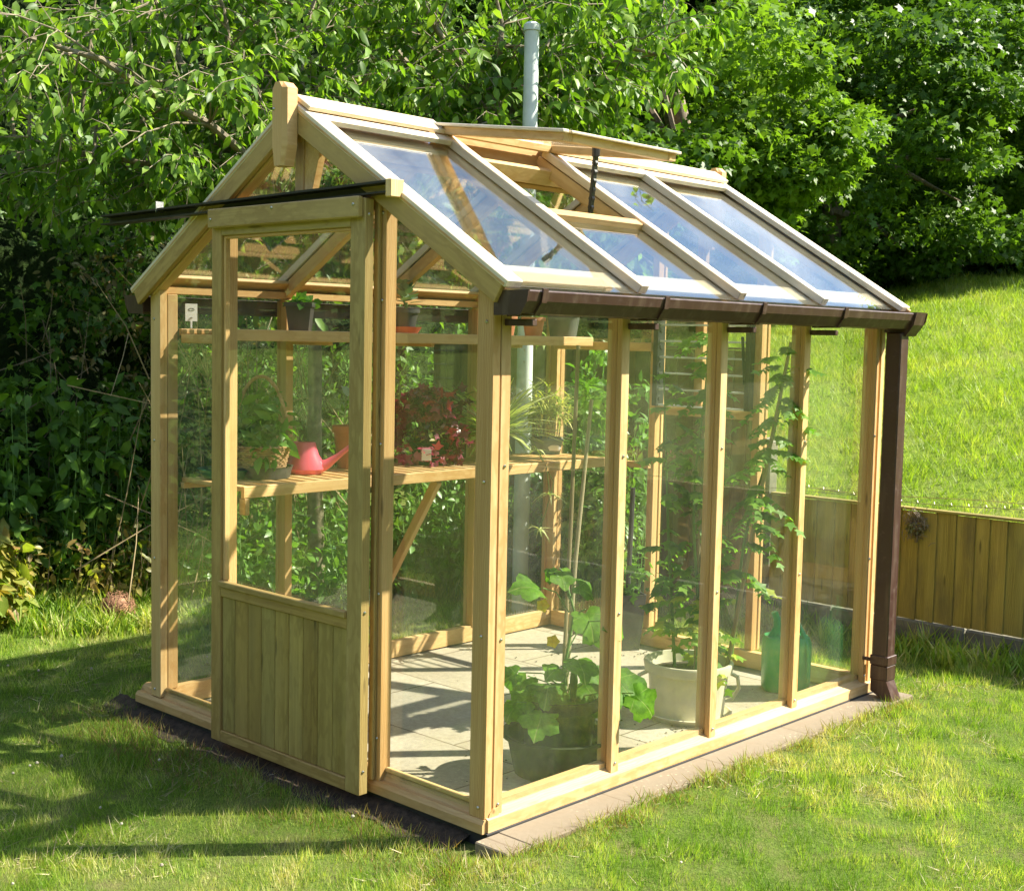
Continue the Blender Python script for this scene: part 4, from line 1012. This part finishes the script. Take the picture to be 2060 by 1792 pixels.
m = MB(); random.seed(77)
for k in range(420):
    c = random.choice(((-.265, .665, .27), (-.36, 1.63, .24), (-.1, 1.2, .5), (-1.33, 2.42, .2), (-1.0, 2.2, .7), (-.06, 1.3, .6))); a = random.uniform(0, 6.3); q = c[2]*random.uniform(.6, 1.5)
    x = c[0]+q*math.cos(a)*(.25 if c[0] > -.2 else 1); y = c[1]+q*math.sin(a)
    if not (-1.9 < x < -.07 and .1 < y < 2.5): continue
    r = random.uniform(.0015, .006); m.lathe([(0, 0), (r, r*.4), (0, r)], (x, y, -.003), 5)
tag(m.build('soil_crumbs', 'soil'), 'crumbs of spilled compost on the paving', 'soil', None, 'stuff')

# ------------------------------------------------------------------ fences, pole
def board_fence(name, label, x0, x1, y, z0, z1, mat, step=.115, base=True, lean=0):
    t = thing(name, label, 'fence', ((x0+x1)/2, y, 0)); cx = (x0+x1)/2
    m = MB(); x = x0; i = 0
    step0 = step
    while x < x1-.01:
        step = step0*random.uniform(.8, 1.18); zz = z1-random.random()*.006
        vs = [(x-cx, 0, z0), (x-cx, -.004, z0), (x-cx+step, -.016, z0), (x-cx+step, 0, z0)]
        vs = vs+[(a, b, zz) for a, b, c in vs]
        j = random.random()*9
        gs = [(c+j, a+j, b) for a, b, c in vs]
        m.add(vs, [(3, 2, 1, 0), (4, 5, 6, 7), (0, 1, 5, 4), (1, 2, 6, 5), (2, 3, 7, 6), (3, 0, 4, 7)], gs, random.random()**.8)
        x += step-.012; i += 1
    m.build('featherboards', mat, t)
    m = MB(); m.box((x0-cx, -.022, z1+.002), (x1-cx, .03, z1+.016), 0, .002); m.build('cap_rail', mat, t)
    m = MB(); m.box((x0-cx, .001, z1-.2), (x1-cx, .04, z1-.12), 0, .002); m.box((x0-cx, .001, z0+.1), (x1-cx, .04, z0+.18), 0, .002); m.build('arris_rail', mat, t)
    return t, cx
t, cx = board_fence('garden_fence', 'low featherboard garden fence on concrete blocks below the grassy field', -1.36, 5.2, 3.86, .10, .715, 'fence_wood')
x = -1.36
while x < 5.2:
    wd = random.choice([.16, .44, .44, .38]); m = MB(); m.box((x+.004-cx, -.03, -.14), (x+wd-.006-cx, .06, .092+random.uniform(-.006, .006)), 0, .008); m.build('concrete_block', 'concrete', t); x += wd
for xx in (.95, 3.2): m = MB(); m.box((xx-cx, .045, -.1), (xx+.09-cx, .13, .78), 2, .004); m.build('post', 'fence_wood', t)
m = MB(); m.box((-.045, -.045, -.1), (.045, .045, 1.03), 2, .006); m.prism([(-.045, 1.03), (.045, 1.03), (0, 1.06)], (0, -.045, 0), (0, .045, 0)); tag(m.build('concrete_fence_post', 'concrete', None, (-1.41, 3.87, 0)), 'grey post standing where the tall fence meets the low fence', 'fence post')
t, cx = board_fence('panel_fence', 'tall dark timber fence behind the far left corner of the greenhouse', -4.4, -1.46, 3.87, -.1, 1.585, 'fence_dark', step=.14)
for xx in (-4.2, -2.9, -1.6): m = MB(); m.box((xx-cx, .045, -.1), (xx+.09-cx, .13, 1.6), 2, .004); m.build('post', 'fence_dark', t)
t = thing('barbed_wire', 'rusty barbed wire sagging along the top of the low fence', 'barbed wire', (0, 3.93, 0))
for dz in (0, .02):
    m = MB(); m.tube([(x, 0, .765+.018*math.sin(x*3.1+dz*60)+dz) for x in [-1.3+.1*k for k in range(48)]], .0022, 4, cap=False); m.build('strand', 'stem_dry' if dz else 'wire', t)
m = MB()
for k in range(46):
    x = -1.25+.1*k; z = .768+.018*math.sin(x*3.1)
    for a in (.7, 2.2): m.tube([(x-.014*math.cos(a), -.006, z-.014*math.sin(a)), (x+.014*math.cos(a), .006, z+.014*math.sin(a))], .0013, 3)
m.build('barb', 'wire', t)
t = thing('twig_clump', 'clump of dark dry twigs caught on top of the low fence', 'twigs', (-.40, 3.84, .63))
m = MB()
for k in range(150):
    p = Vector((random.gauss(0, .035), random.gauss(-.02, .012), random.gauss(0, .045))); d = Vector((random.gauss(0, 1), random.gauss(0, .4), random.gauss(0, 1))).normalized()*.045
    m.tube([p-d*.5, p+Vector((0, -.01, .008)), p+d*.5], .0018, 3)
m.tube([(0, -.01, -.09), (.005, -.02, 0), (0, -.01, .08)], .006, 5); m.build('twig_mass', 'bark', t)
foliage('foliage', 'leaf_brown', [(0, -.02, 0, .05)], 90, .025, 'blade', t)
t = thing('metal_pole', 'tall pale grey metal pole with a capped top rising behind the greenhouse', 'pole', (-2.46, 2.80, -.06))
MB().tube([(0, 0, 0), (0, 0, 2.0), (0, 0, 3.50)], [.050, .047, .043], 24).build('pole', 'galvanised', t)
m = MB(); m.lathe([(0, 0), (.05, 0), (.05, .035), (.03, .05), (0, .052)], (0, 0, 3.502)); m.build('cap', 'galvanised', t)
m = MB()
for z in (1.55, 1.62): m.tube([(.033, -.04, z), (.04, -.05, z)], .006, 6)
m.build('bolt', 'steel', t)
# root ball on the grass
t = thing('root_ball', 'rust-brown fibrous root ball lying on the grass by the hedge', 'root ball', (-3.72, .80, ground_z(-3.72, .80)+.06))
m = MB(); m.lathe([(0, -.075), (.06, -.06), (.088, -.01), (.08, .04), (.045, .075), (0, .08)], n=18); m.build('core', 'rootball', t)
m = MB()
for k in range(420):
    d = Vector(unit(1)[0]); p = d*.085; q = Vector(unit(1)[0])*.03; m.tube([p-q, p+d*.014, p+q], .0013, 3, cap=False)
m.build('roots', 'rootball', t)

# ------------------------------------------------------------------ trees and hedge
def keep_out(P):   # nothing grows through the greenhouse
    ok = ~((P[:, 0] > -2.32) & (P[:, 1] < 2.85) & (P[:, 2] < 2.75))
    a = (P[:, 0]+2.46)*.727+(P[:, 1]-2.80)*.686; b = (P[:, 0]+2.46)*-.686+(P[:, 1]-2.80)*.727   # boughs part around the pole
    return ok & ~((np.abs(a) < .13) & (b < .1) & (P[:, 2] > 1.5) & (RNG.random(len(P)) < .8))
def leafy_twigs(name, mat, twigs, gap, size, tpl, par, droop=.9, org=(0, 0, 0), up_=.6):
    P = []; T = []; Z = []
    for pts in twigs:
        for a, b in zip(pts[:-1], pts[1:]):
            d = b-a; n = max(1, int(d.length/gap))
            for k in range(n):
                p = a+d*((k+random.random())/n); s = Vector((random.gauss(0, 1), random.gauss(0, 1), random.gauss(0, .4)))
                P.append(p+s*.012); T.append(d.normalized()*.5+s*.75+Vector((0, 0, -droop))); Z.append(Vector((random.gauss(0, .5), random.gauss(0, .5), up_)))
    P, T, Z = (np.array([tuple(v) for v in q]) for q in (P, T, Z))
    k = keep_out(P+np.array(org)); P, T, Z = P[k], T[k], Z[k]
    return leaves(name, mat, P, size*(1+.3*(RNG.random(len(P))*2-1)), T, Z, tpl, par)
def cherry(label, base, trunk, limbs, seed, nsec, ntw, gap, size, bias, group='cherry trees'):
    random.seed(seed)
    t = thing('cherry_tree', label, 'tree', base, 0, group); B = Vector(base)
    m = MB(); pts = [Vector(p)-B for p in trunk]; m.tube([Vector((0, 0, -.1))]+pts, [.055, .046, .04, .036, .034][:len(pts)+1], 10); m.build('trunk', 'bark_pale', t)
    tw = []; mm = MB()
    fork = pts[-1]
    for lb in limbs:
        lp = [fork]+[Vector(p)-B for p in lb]; n = len(lp)
        rr = [.034-.022*i/(n-1) for i in range(n)]
        wl = []
        for i in range(n-1):
            for q in range(3):
                u = q/3; wl.append(lp[i].lerp(lp[i+1], u)+Vector((random.gauss(0, .015), random.gauss(0, .015), 0)))
        wl.append(lp[-1])
        mm.tube(wl, [.036-.026*i/(len(wl)-1) for i in range(len(wl))], 8)
        for k in range(nsec):
            i = random.randrange(1, len(wl)); p = wl[i]
            d = Vector((random.gauss(bias[0], .8), random.gauss(bias[1], .8), random.gauss(bias[2], .45))).normalized(); l = random.uniform(.35, .85)
            q = [p, p+d*l*.4+Vector((0, 0, .03)), p+d*l*.75, p+d*l+Vector((0, 0, -.08*l))]
            mm.tube(q, [.007, .005, .004, .002], 5); tw.append(q[1:])
            for j in range(ntw):
                s = q[random.randrange(1, 4)]; e = (d*.6+Vector((random.gauss(0, .8), random.gauss(0, .8), random.gauss(.0, .5)))).normalized(); l2 = random.uniform(.15, .38)
                w_ = [s, s+e*l2*.5+Vector((0, 0, .01)), s+e*l2+Vector((0, 0, -.06))]
                mm.tube(w_, [.003, .0024, .0015], 3); tw.append(w_)
    mm.build('branch', 'bark_pale', t)
    leafy_twigs('crown', 'leaf_cherry', tw, gap, size, 'blade', t, org=base)
    return t
LB = {
'A': [[-2.91, 2.92, 2.71], [-2.99, 2.88, 3.15], [-3.12, 2.65, 3.52], [-3.19, 2.46, 3.85]],
'B': [[-2.87, 2.95, 2.75], [-3.19, 2.84, 2.98], [-3.5, 2.75, 3.35], [-3.79, 2.69, 3.81], [-3.92, 2.59, 4.07]],
'C': [[-3.01, 3.14, 2.75], [-3.06, 3.31, 3.18], [-2.97, 3.42, 3.45], [-2.9, 3.7, 3.84]],
'D': [[-2.96, 3.03, 2.73], [-2.85, 3.52, 3.29], [-2.63, 3.75, 3.55], [-2.34, 3.86, 3.47]],
'D2': [[-2.88, 2.95, 2.81], [-2.81, 2.91, 3.28], [-2.78, 2.82, 3.68]],
'E': [[-3.18, 1.79, 2.35], [-3.41, 1.63, 2.87], [-3.51, 1.42, 3.24], [-3.51, 1.3, 3.57]],
'F': [[-3.16, 1.81, 2.33], [-3.63, 1.55, 2.59], [-3.84, 1.4, 2.99], [-4.03, 1.28, 3.48], [-3.99, 1.18, 3.71]],
'G': [[-3.28, 1.86, 2.37], [-3.52, 1.47, 2.4], [-3.71, 1.0, 2.56], [-3.86, 0.54, 2.61]],
'H': [[-3.28, 1.86, 2.42], [-3.45, 1.92, 2.91], [-3.61, 1.96, 3.29], [-3.65, 2.14, 3.74]],
'I': [[-3.27, 1.86, 2.34], [-3.28, 1.11, 2.76], [-3.41, 0.53, 3.02], [-3.57, 0.24, 3.1]],
'J': [[-3.05, 1.61, 2.44], [-3.07, 0.97, 2.59], [-3.14, 0.54, 2.25], [-3.13, 0.37, 1.98]]}
cherry('cherry tree with bright drooping leaves rising behind the greenhouse ridge and pole', (-2.91, 2.87, ground_z(-2.91, 2.87)),
       [[-2.93, 2.90, .8], [-2.96, 2.94, 1.5], [-2.91, 2.94, 2.19]], [LB[k] for k in ('A', 'B', 'C', 'D', 'D2')], 5, 32, 6, .032, .086, (.0, .15, .1), None)
cherry('spreading cherry tree at the left whose drooping boughs overhang the door track', (-3.49, 2.05, ground_z(-3.49, 2.05)),
       [[-3.47, 2.0, .93], [-3.33, 1.89, 1.7], [-3.24, 1.86, 2.2]], [LB[k] for k in ('E', 'F', 'G', 'H', 'I')], 9, 34, 7, .036, .08, (-.1, -.1, .05), None)
random.seed(21)

# clipped-ragged hedge bank on the left
def hedge_x(y, z): return -4.25-.22*z+.22*fbm(y*1.0, z*1.0, .9, 4)
def hedge(name, label, cat, y0, y1, z0, z1, step, per, size, mat, tpl, inset=0, core=True, r=.26, droop=.6, jit=.5, seed=1):
    random.seed(seed)
    cy = (y0+y1)/2; cx = hedge_x(cy, 0)-inset; gz = ground_z(cx, cy); t = thing(name, label, cat, (cx, cy, gz))
    if core:
        ys = grid(y0, y1, .2); zs = grid(z0-.3, z1, .2); m = MB()
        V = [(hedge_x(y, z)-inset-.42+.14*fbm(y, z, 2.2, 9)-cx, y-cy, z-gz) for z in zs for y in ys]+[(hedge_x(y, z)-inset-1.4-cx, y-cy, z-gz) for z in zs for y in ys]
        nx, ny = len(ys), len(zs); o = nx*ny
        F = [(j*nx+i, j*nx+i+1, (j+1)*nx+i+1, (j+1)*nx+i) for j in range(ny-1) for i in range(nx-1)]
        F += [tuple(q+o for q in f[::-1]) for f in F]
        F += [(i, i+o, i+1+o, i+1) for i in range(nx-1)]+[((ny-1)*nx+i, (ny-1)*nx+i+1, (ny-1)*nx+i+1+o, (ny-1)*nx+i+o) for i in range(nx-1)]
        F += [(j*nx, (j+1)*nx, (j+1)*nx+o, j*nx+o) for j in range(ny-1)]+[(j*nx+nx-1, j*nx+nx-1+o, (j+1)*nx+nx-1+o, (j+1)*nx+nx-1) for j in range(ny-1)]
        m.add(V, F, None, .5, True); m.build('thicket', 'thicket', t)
    cl = []; y = y0
    while y < y1:
        z = z0
        while z < z1:
            yy = y+random.uniform(-1, 1)*step*jit; zz = z+random.uniform(-1, 1)*step*jit
            if random.random() < .86: cl.append((hedge_x(yy, zz)-inset+random.uniform(-.22, .10)-cx, yy-cy, zz-gz, r*random.uniform(.6, 1.25)))
            z += step
        y += step
    foliage('foliage', mat, cl, per, size, tpl, t, droop=droop, outw=.6, shell=.35, flat=.8, rmod=.45)
    return t, cl, (cx, cy, gz)
h1, c1, o1 = hedge('ivy_hedge', 'dark ivy-clad hedge along the left edge of the lawn', 'hedge', -1.6, 1.75, .55, 2.75, .26, 62, .062, 'leaf_hedge', 'lobed', seed=2)
m = MB()
for k in range(60):
    y = random.uniform(-1.4, 1.6); z = random.uniform(.7, 2.5); p = Vector((hedge_x(y, z)-o1[0]+.05, y, z-o1[2])); d = Vector((random.uniform(0, .25), random.gauss(0, .25), random.gauss(.15, .25)))
    m.tube([p-d*.4, p+d*.4+Vector((.03, 0, 0)), p+d], [.004, .003, .0015], 4)
m.build('twig', 'bark', h1)
h2, c2, o2 = hedge('bramble_thicket', 'brownish tangle of bramble and dry stems in the hedge behind the door', 'bush', .9, 2.6, .35, 2.2, .25, 46, .045, 'leaf_brown', 'blade', inset=-.13, core=False, seed=3)
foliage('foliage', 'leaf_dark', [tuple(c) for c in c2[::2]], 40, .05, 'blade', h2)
m = MB()
for k in range(90):
    y = random.uniform(-.85, .85); z = random.uniform(.1, 1.6); p = Vector((random.uniform(.0, .3), y, z)); d = Vector((random.uniform(-.1, .3), random.gauss(0, .22), random.gauss(.25, .25)))
    m.tube([p-d, p+Vector((.03, 0, .03)), p+d], [.0045, .0035, .002], 4)
m.build('twig', 'stem_dry', h2)
h3, c3, o3 = hedge('mixed_hedge', 'taller mixed green hedge behind the left wall of the greenhouse', 'hedge', 1.7, 5.2, .5, 2.8, .27, 56, .062, 'leaf_hedge', 'blade', inset=.12, seed=4)
h4, c4, o4 = hedge('hazel_hedge', 'tall loose hazel bushes above the ivy hedge at the far left', 'bush', -2.0, 1.9, 2.6, 5.0, .34, 60, .085, 'leaf_sycamore', 'blade', inset=.55, seed=6, r=.34)
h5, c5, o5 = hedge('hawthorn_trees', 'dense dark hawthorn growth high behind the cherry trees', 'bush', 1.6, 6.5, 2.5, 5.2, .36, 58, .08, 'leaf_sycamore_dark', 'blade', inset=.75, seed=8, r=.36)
m = MB()
for k in range(26):
    y = random.uniform(-1.6, 1.6); p = Vector((.35, y, 2.2+random.uniform(0, .6))); q = p+Vector((random.uniform(.0, .25), random.gauss(0, .25), random.uniform(.7, 1.4)))
    m.tube([p, p.lerp(q, .5)+Vector((0, random.gauss(0, .05), 0)), q], [.012, .009, .004], 5)
m.build('stem', 'bark_pale', h4)

# nettles and weeds at the hedge foot
def weeds(name, label, cat, region, n, mat, size, h, seed, tpl='blade', stem='stem_green', per=22, kind=None):
    random.seed(seed); x0, x1, y0, y1 = region; cx, cy = (x0+x1)/2, (y0+y1)/2; gz = ground_z(cx, cy)
    t = thing(name, label, cat, (cx, cy, gz)); cl = []; m = MB()
    for k in range(n):
        x = random.uniform(x0, x1); y = random.uniform(y0, y1); hh = h*random.uniform(.45, 1.15); g = ground_z(x, y)-gz
        le = Vector((random.gauss(0, .06), random.gauss(0, .06), 0))
        p = [Vector((x-cx, y-cy, g)), Vector((x-cx, y-cy, g+hh*.5))+le*.5, Vector((x-cx, y-cy, g+hh))+le]
        m.tube(p, [.004, .003, .0015], 4)
        for q in range(4):
            u = .3+.7*q/3; c = p[0].lerp(p[2], u); cl.append((c.x, c.y, c.z, .075))
    m.build('stem', stem, t); foliage('foliage', mat, cl, per//4+1, size, tpl, t, droop=.5, upb=.6, outw=.5)
    return t
weeds('nettle_patch', 'bright nettles and weeds along the hedge foot seen through the door', 'weeds', (-4.15, -3.15, 1.3, 3.0), 150, 'leaf_weed', .065, .55, 31, per=26)
weeds('nettle_patch', 'leafy weeds in front of the tall dark fence behind the staging', 'weeds', (-3.5, -2.6, 2.8, 3.3), 130, 'leaf_weed', .06, .75, 32, per=26)
weeds('weed_patch', 'low weeds and dry stalks at the foot of the ivy hedge', 'weeds', (-4.25, -3.85, -.3, 1.3), 90, 'leaf_yellow', .05, .38, 33, stem='stem_dry')
weeds('balsam_clump', 'pale leafy stems standing in front of the ivy hedge', 'plant', (-4.2, -3.95, .25, 1.15), 34, 'leaf_hedge', .085, 1.05, 34, per=30)
t = weeds('peony_shrub', 'low yellowing leafy shrub at the far left edge of the lawn', 'shrub', (-4.1, -3.8, -.02, .26), 26, 'leaf_yellow', .10, .36, 35, per=30)
t = weeds('climbing_shrub', 'bushy upright shrub with light leaves behind the far end of the staging', 'shrub', (-2.5, -1.75, 2.85, 3.25), 60, 'leaf_weed', .06, 1.42, 36, per=60)

# big trees beyond the field
def canopy(name, label, base, c, rx, ry, rz, n, per, size, mat, seed, lean=(0, 0), r=.55, group=None, droop=.35, limbs=9, lowcut=-1, tr=.22):
    random.seed(seed); t = thing(name, label, 'tree', base, 0, group); B = Vector(base); C = Vector(c)-B
    m = MB(); m.tube([(0, 0, -.4), (C.x*.3, C.y*.3, C.z*.4), (C.x*.8, C.y*.8, C.z), (C.x, C.y, C.z+rz*.15)], [tr, tr*.8, tr*.5, tr*.12], 12); m.build('trunk', 'bark', t)
    cl = []
    for k in range(n*3):
        d = Vector(unit(1)[0]); q = random.uniform(.55, 1)**.5
        f = 1+.28*noise.noise(Vector((d.x*2+seed, d.y*2, d.z*2)))
        p = Vector((d.x*rx*q*f, d.y*ry*q*f, d.z*rz*q*f))
        if d.z < lowcut: continue
        if noise.noise(p*.55+Vector((seed, 0, 0))) < -.16: continue
        cl.append((p.x+C.x, p.y+C.y, p.z+C.z, r*random.uniform(.55, 1.25)))
        if len(cl) >= n: break
    m = MB()
    for k in range(limbs):
        e = cl[random.randrange(len(cl))]; s = Vector((C.x*.5, C.y*.5, C.z*random.uniform(.45, .95)))
        e = Vector(e[:3]); m.tube([s, s.lerp(e, .5)+Vector((0, 0, .15)), e], [tr*.4, tr*.22, tr*.06], 7)
    m.build('limb', 'bark', t)
    foliage('crown', mat, cl, per, size, 'lobed', t, droop=droop, upb=1.0, outw=.45, shell=.6, flat=.42, rmod=.5)
    return t
canopy('sycamore_tree', 'sunlit sycamore with a bright hanging crown right of the pole', (-7.0, 11.6, hill_z(-7, 11.6)), (-7.35, 10.5, 4.7), 2.25, 1.9, 2.3, 300, 190, .10, 'leaf_sycamore', 41, r=.5)
canopy('sycamore_tree', 'large spreading sycamore filling the top right corner', (-6.4, 22.6, hill_z(-6.4, 22.6)), (-6.4, 22.0, 6.5), 6.6, 3.2, 3.6, 380, 260, .14, 'leaf_sycamore', 42, r=.9, lowcut=-.95)
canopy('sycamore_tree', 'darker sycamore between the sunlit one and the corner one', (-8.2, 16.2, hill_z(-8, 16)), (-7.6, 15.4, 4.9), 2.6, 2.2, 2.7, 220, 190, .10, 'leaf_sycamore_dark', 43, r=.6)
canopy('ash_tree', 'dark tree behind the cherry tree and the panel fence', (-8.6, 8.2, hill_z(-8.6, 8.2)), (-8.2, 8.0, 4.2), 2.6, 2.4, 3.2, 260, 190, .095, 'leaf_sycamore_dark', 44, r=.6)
# hawthorn bushes on the crest of the field
def bush(name, label, c, rx, ry, rz, n, per, size, mat, seed, cat='bush', tpl='lobed'):
    random.seed(seed); t = thing(name, label, cat, c)
    cl = []
    for k in range(n):
        d = Vector(unit(1)[0]); d.z = abs(d.z); q = random.uniform(.7, 1)
        cl.append((d.x*rx*q, d.y*ry*q, d.z*rz*q*(1+.3*noise.noise(d*2+Vector((seed, 0, 0)))), .28*random.uniform(.6, 1.2)))
    m = MB()
    for k in range(8): e = cl[k]; m.tube([(random.gauss(0, .1), random.gauss(0, .1), -.1), (e[0]*.6, e[1]*.6, e[2]*.5), e[:3]], [.04, .025, .01], 6)
    m.build('stem', 'bark', t); foliage('foliage', mat, cl, per, size, tpl, t, droop=.3, upb=.8, flat=.7, rmod=.4)
for i, (x, y, rx, rz, lb) in enumerate([(-5.0, 18.2, 1.5, 1.25, 'pale green hawthorn bush on the field edge below the corner sycamore'), (-2.9, 18.6, 1.7, 1.3, 'rightmost hawthorn bush on the field edge'), (-7.2, 17.6, 1.5, 1.1, 'small dark bush on the field edge above the gutter end')]):
    bush('hawthorn_bush', lb, (x, y, hill_z(x, y)), rx, 1.0, rz, 110, 75, .085, 'leaf_sycamore' if i < 2 else 'leaf_dark', 50+i)
# far woodland that reads as one mass
random.seed(60)
V = []; F = []; na, nz = 300, 22; rows = []
for j in range(nz):
    for i in range(na):
        a = R(-70+340*i/(na-1)); z = -.5+(9.3 if a < R(-32) else 11.5)*j/(nz-1)
        rad = 23+2.2*fbm(i*.16, j*.3, 1, 2)+.6*fbm(i, j, .9, 7)-j*.02
        if a < R(-38): rad = max(14, 23-(R(-38)-a)*16)+1.5*fbm(i*.16, j*.3, 1, 2)
        if a > R(-34): rad += min(13, (a-R(-34))*60)
        V.append((2.9+rad*math.sin(a), -3+rad*math.cos(a), z))
F = [(j*na+i, j*na+i+1, (j+1)*na+i+1, (j+1)*na+i) for j in range(nz-1) for i in range(na-1)]
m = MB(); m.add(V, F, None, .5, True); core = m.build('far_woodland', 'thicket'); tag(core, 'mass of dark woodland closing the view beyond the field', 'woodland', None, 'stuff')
cl = []
for k in range(1300):
    i_ = random.randrange(len(V)); i_ = i_ if i_ % na < 90 or random.random() < .35 else (i_//na)*na+random.randrange(90); v = Vector(V[i_]); d = Vector((2.9-v.x, -3-v.y, 0)).normalized(); v = v+d*random.uniform(.2, 1.0)
    cl.append((v.x, v.y, v.z, random.uniform(.5, 1.0)))
foliage('foliage', 'leaf_sycamore', cl, 100, .17, 'lobed', core, droop=.3, upb=.9, flat=.5, rmod=.6)

# ------------------------------------------------------------------ grass
def in_view(P, mrg=.16, zc=None):
    d = P-np.array(CP); f = d@np.array(fwd); x = d@np.array(rt2)/f*FPX/2060; y = d@np.array(up2)/f*FPX/2060
    return (f > .3) & (np.abs(x) < .5+mrg) & (np.abs(y) < .436+mrg), f
def fbm_np(x, y, s, k=0):
    return (np.sin(x*s*1.7+1.3*np.sin(y*s*1.1+k)+k)+np.sin(y*s*2.3+1.7*np.sin(x*s*1.9+2*k)+k*2)+np.sin((x+y)*s*3.1+k*3+np.sin(x*s*4.3)))/3
def gz_np(x, y):
    v = np.empty(len(x))
    for i in range(len(x)): v[i] = ground_z(float(x[i]), float(y[i]))
    return v
def grass(name, label, cat, region, N_, size, mat, tpl, dens=None, mask=None, zf=None, lean=.55, smin=.6, dref=3.4, seed=1):
    rng = np.random.default_rng(seed)
    x = rng.uniform(region[0], region[1], N_); y = rng.uniform(region[2], region[3], N_)
    P = np.stack([x, y, np.full(N_, -.05 if zf is None else 1.0)], 1)
    ok, f = in_view(P); ok &= rng.random(N_) < np.clip((dref/np.maximum(f, .1))**1.6, 0, 1)
    if mask is not None: ok &= mask(x, y, rng)
    x, y, f = x[ok], y[ok], f[ok]; n = len(x)
    z = gz_np(x, y) if zf is None else np.array([zf(float(a), float(b)) for a, b in zip(x, y)])
    s = size*(smin+(1.5-smin)*rng.random(n))*(1+.3*fbm_np(x, y, 2.2, 1)+.45*fbm_np(x, y, 9, 6))*np.clip(f/dref, 1, 2.2)**.5
    ang = rng.uniform(0, 2*math.pi, n); ln = lean*rng.random(n)**.7*1.4
    cx_ = .5*fbm_np(x, y, 5, 4); cy_ = .5*fbm_np(x, y, 5, 9)
    tip = np.stack([np.cos(ang)*ln+cx_*.5, np.sin(ang)*ln+cy_*.5, np.ones(n)], 1)
    nr = np.stack([rng.normal(size=n), rng.normal(size=n), np.full(n, .6)], 1)
    r_ = np.clip(.40+.34*fbm_np(x, y, 1.3, 2)+.34*fbm_np(x, y, 7, 5)+rng.normal(size=n)*.22, 0, 1)
    o = leaves(name, mat, np.stack([x, y, z-.004], 1), s, tip, nr, tpl, None, r_)
    return tag(o, label, cat, None, 'stuff'), n
def off_paving(x, y, rng):
    jit = .03*rng.random(len(x))
    return ~((x > -2.14) & (x < .15+jit*1.6+.02*fbm_np(x, y, 6, 3)) & (y > -.09-jit*2) & (y < 2.72))
def lawn_mask(x, y, rng):
    return off_paving(x, y, rng) & (y < 3.80)
tot = []
o, n = grass('lawn_grass', 'sunlit short lawn grass around the greenhouse', 'grass', (-4.6, 2.6, -2.6, 3.8), 1250000, .025, 'grass_blade', 'grass', mask=lawn_mask, seed=1); tot.append(n)
def edge_mask(x, y, rng):
    e1 = (x > .13+.03*rng.random(len(x))) & (x < .26+.06*rng.random(len(x))) & (y > -.35) & (y < 2.75)
    e2 = (y < -.06) & (y > -.34-.1*rng.random(len(x))) & (x > -2.4) & (x < .25)
    return (e1 | e2)
o, n = grass('dry_grass_edge', 'brownish dried grass fringing the paving edge', 'grass', (-2.4, .35, -.45, 2.75), 60000, .034, 'leaf_rust', 'grass', mask=edge_mask, seed=2, lean=.9) if 'leaf_rust' in MATS else (None, 0)
o, n = grass('long_grass', 'longer grass along the hedge foot and behind the greenhouse', 'grass', (-4.4, -2.1, .2, 3.8), 60000, .10, 'grass_blade', 'grass2', mask=lambda x, y, r: off_paving(x, y, r) & ((x < -3.3-.4*(1-np.clip((y-.2), 0, 1))) | (y > 2.9)), seed=3, dref=8); tot.append(n)
o, n = grass('fence_grass', 'tufts of uncut grass along the foot of the low fence', 'grass', (-1.6, 3.0, 3.45, 3.83), 12000, .10, 'grass_blade', 'grass2', mask=lambda x, y, r: (r.random(len(x)) < .25+.5*(fbm_np(x, y, 3, 2) > .1)), seed=4, dref=8); tot.append(n)
o, n = grass('field_grass', 'rough yellow-green grass covering the sloping field', 'grass', (-13, 5, 4.0, 20), 560000, .075, 'grass_hill', 'grass', zf=hill_z, seed=5, dref=11, lean=.8); tot.append(n)
o, n = grass('cut_straw', 'loose dry clippings lying flat in the lawn', 'thatch', (-4.6, 2.6, -2.6, 3.8), 150000, .04, 'leaf_straw', 'grass', mask=lambda x, y, r: lawn_mask(x, y, r) & (fbm_np(x, y, 2.6, 7)+.6*fbm_np(x, y, 9, 3) > .25), seed=6, lean=3.5); tot.append(n)
# clover heads
rng = np.random.default_rng(3); cl = MB(); k = 0
while k < 75:
    x, y = rng.uniform(-4.2, 2.2), rng.uniform(-2.3, 2.2)
    if -2.2 < x < .2 and y > -.15: continue
    if x > -.2 and y > .2 and rng.random() < .8: continue
    z = ground_z(x, y)+.035; r = rng.uniform(.004, .0075); cl.lathe([(0, -r), (r*.8, -r*.5), (r, 0), (r*.7, r*.7), (0, r)], (x, y, z), 7); k += 1
tag(cl.build('clover_flowers', 'petal_white'), 'scattered pale clover heads in the lawn', 'clover', None, 'stuff')
print('GRASS', tot)
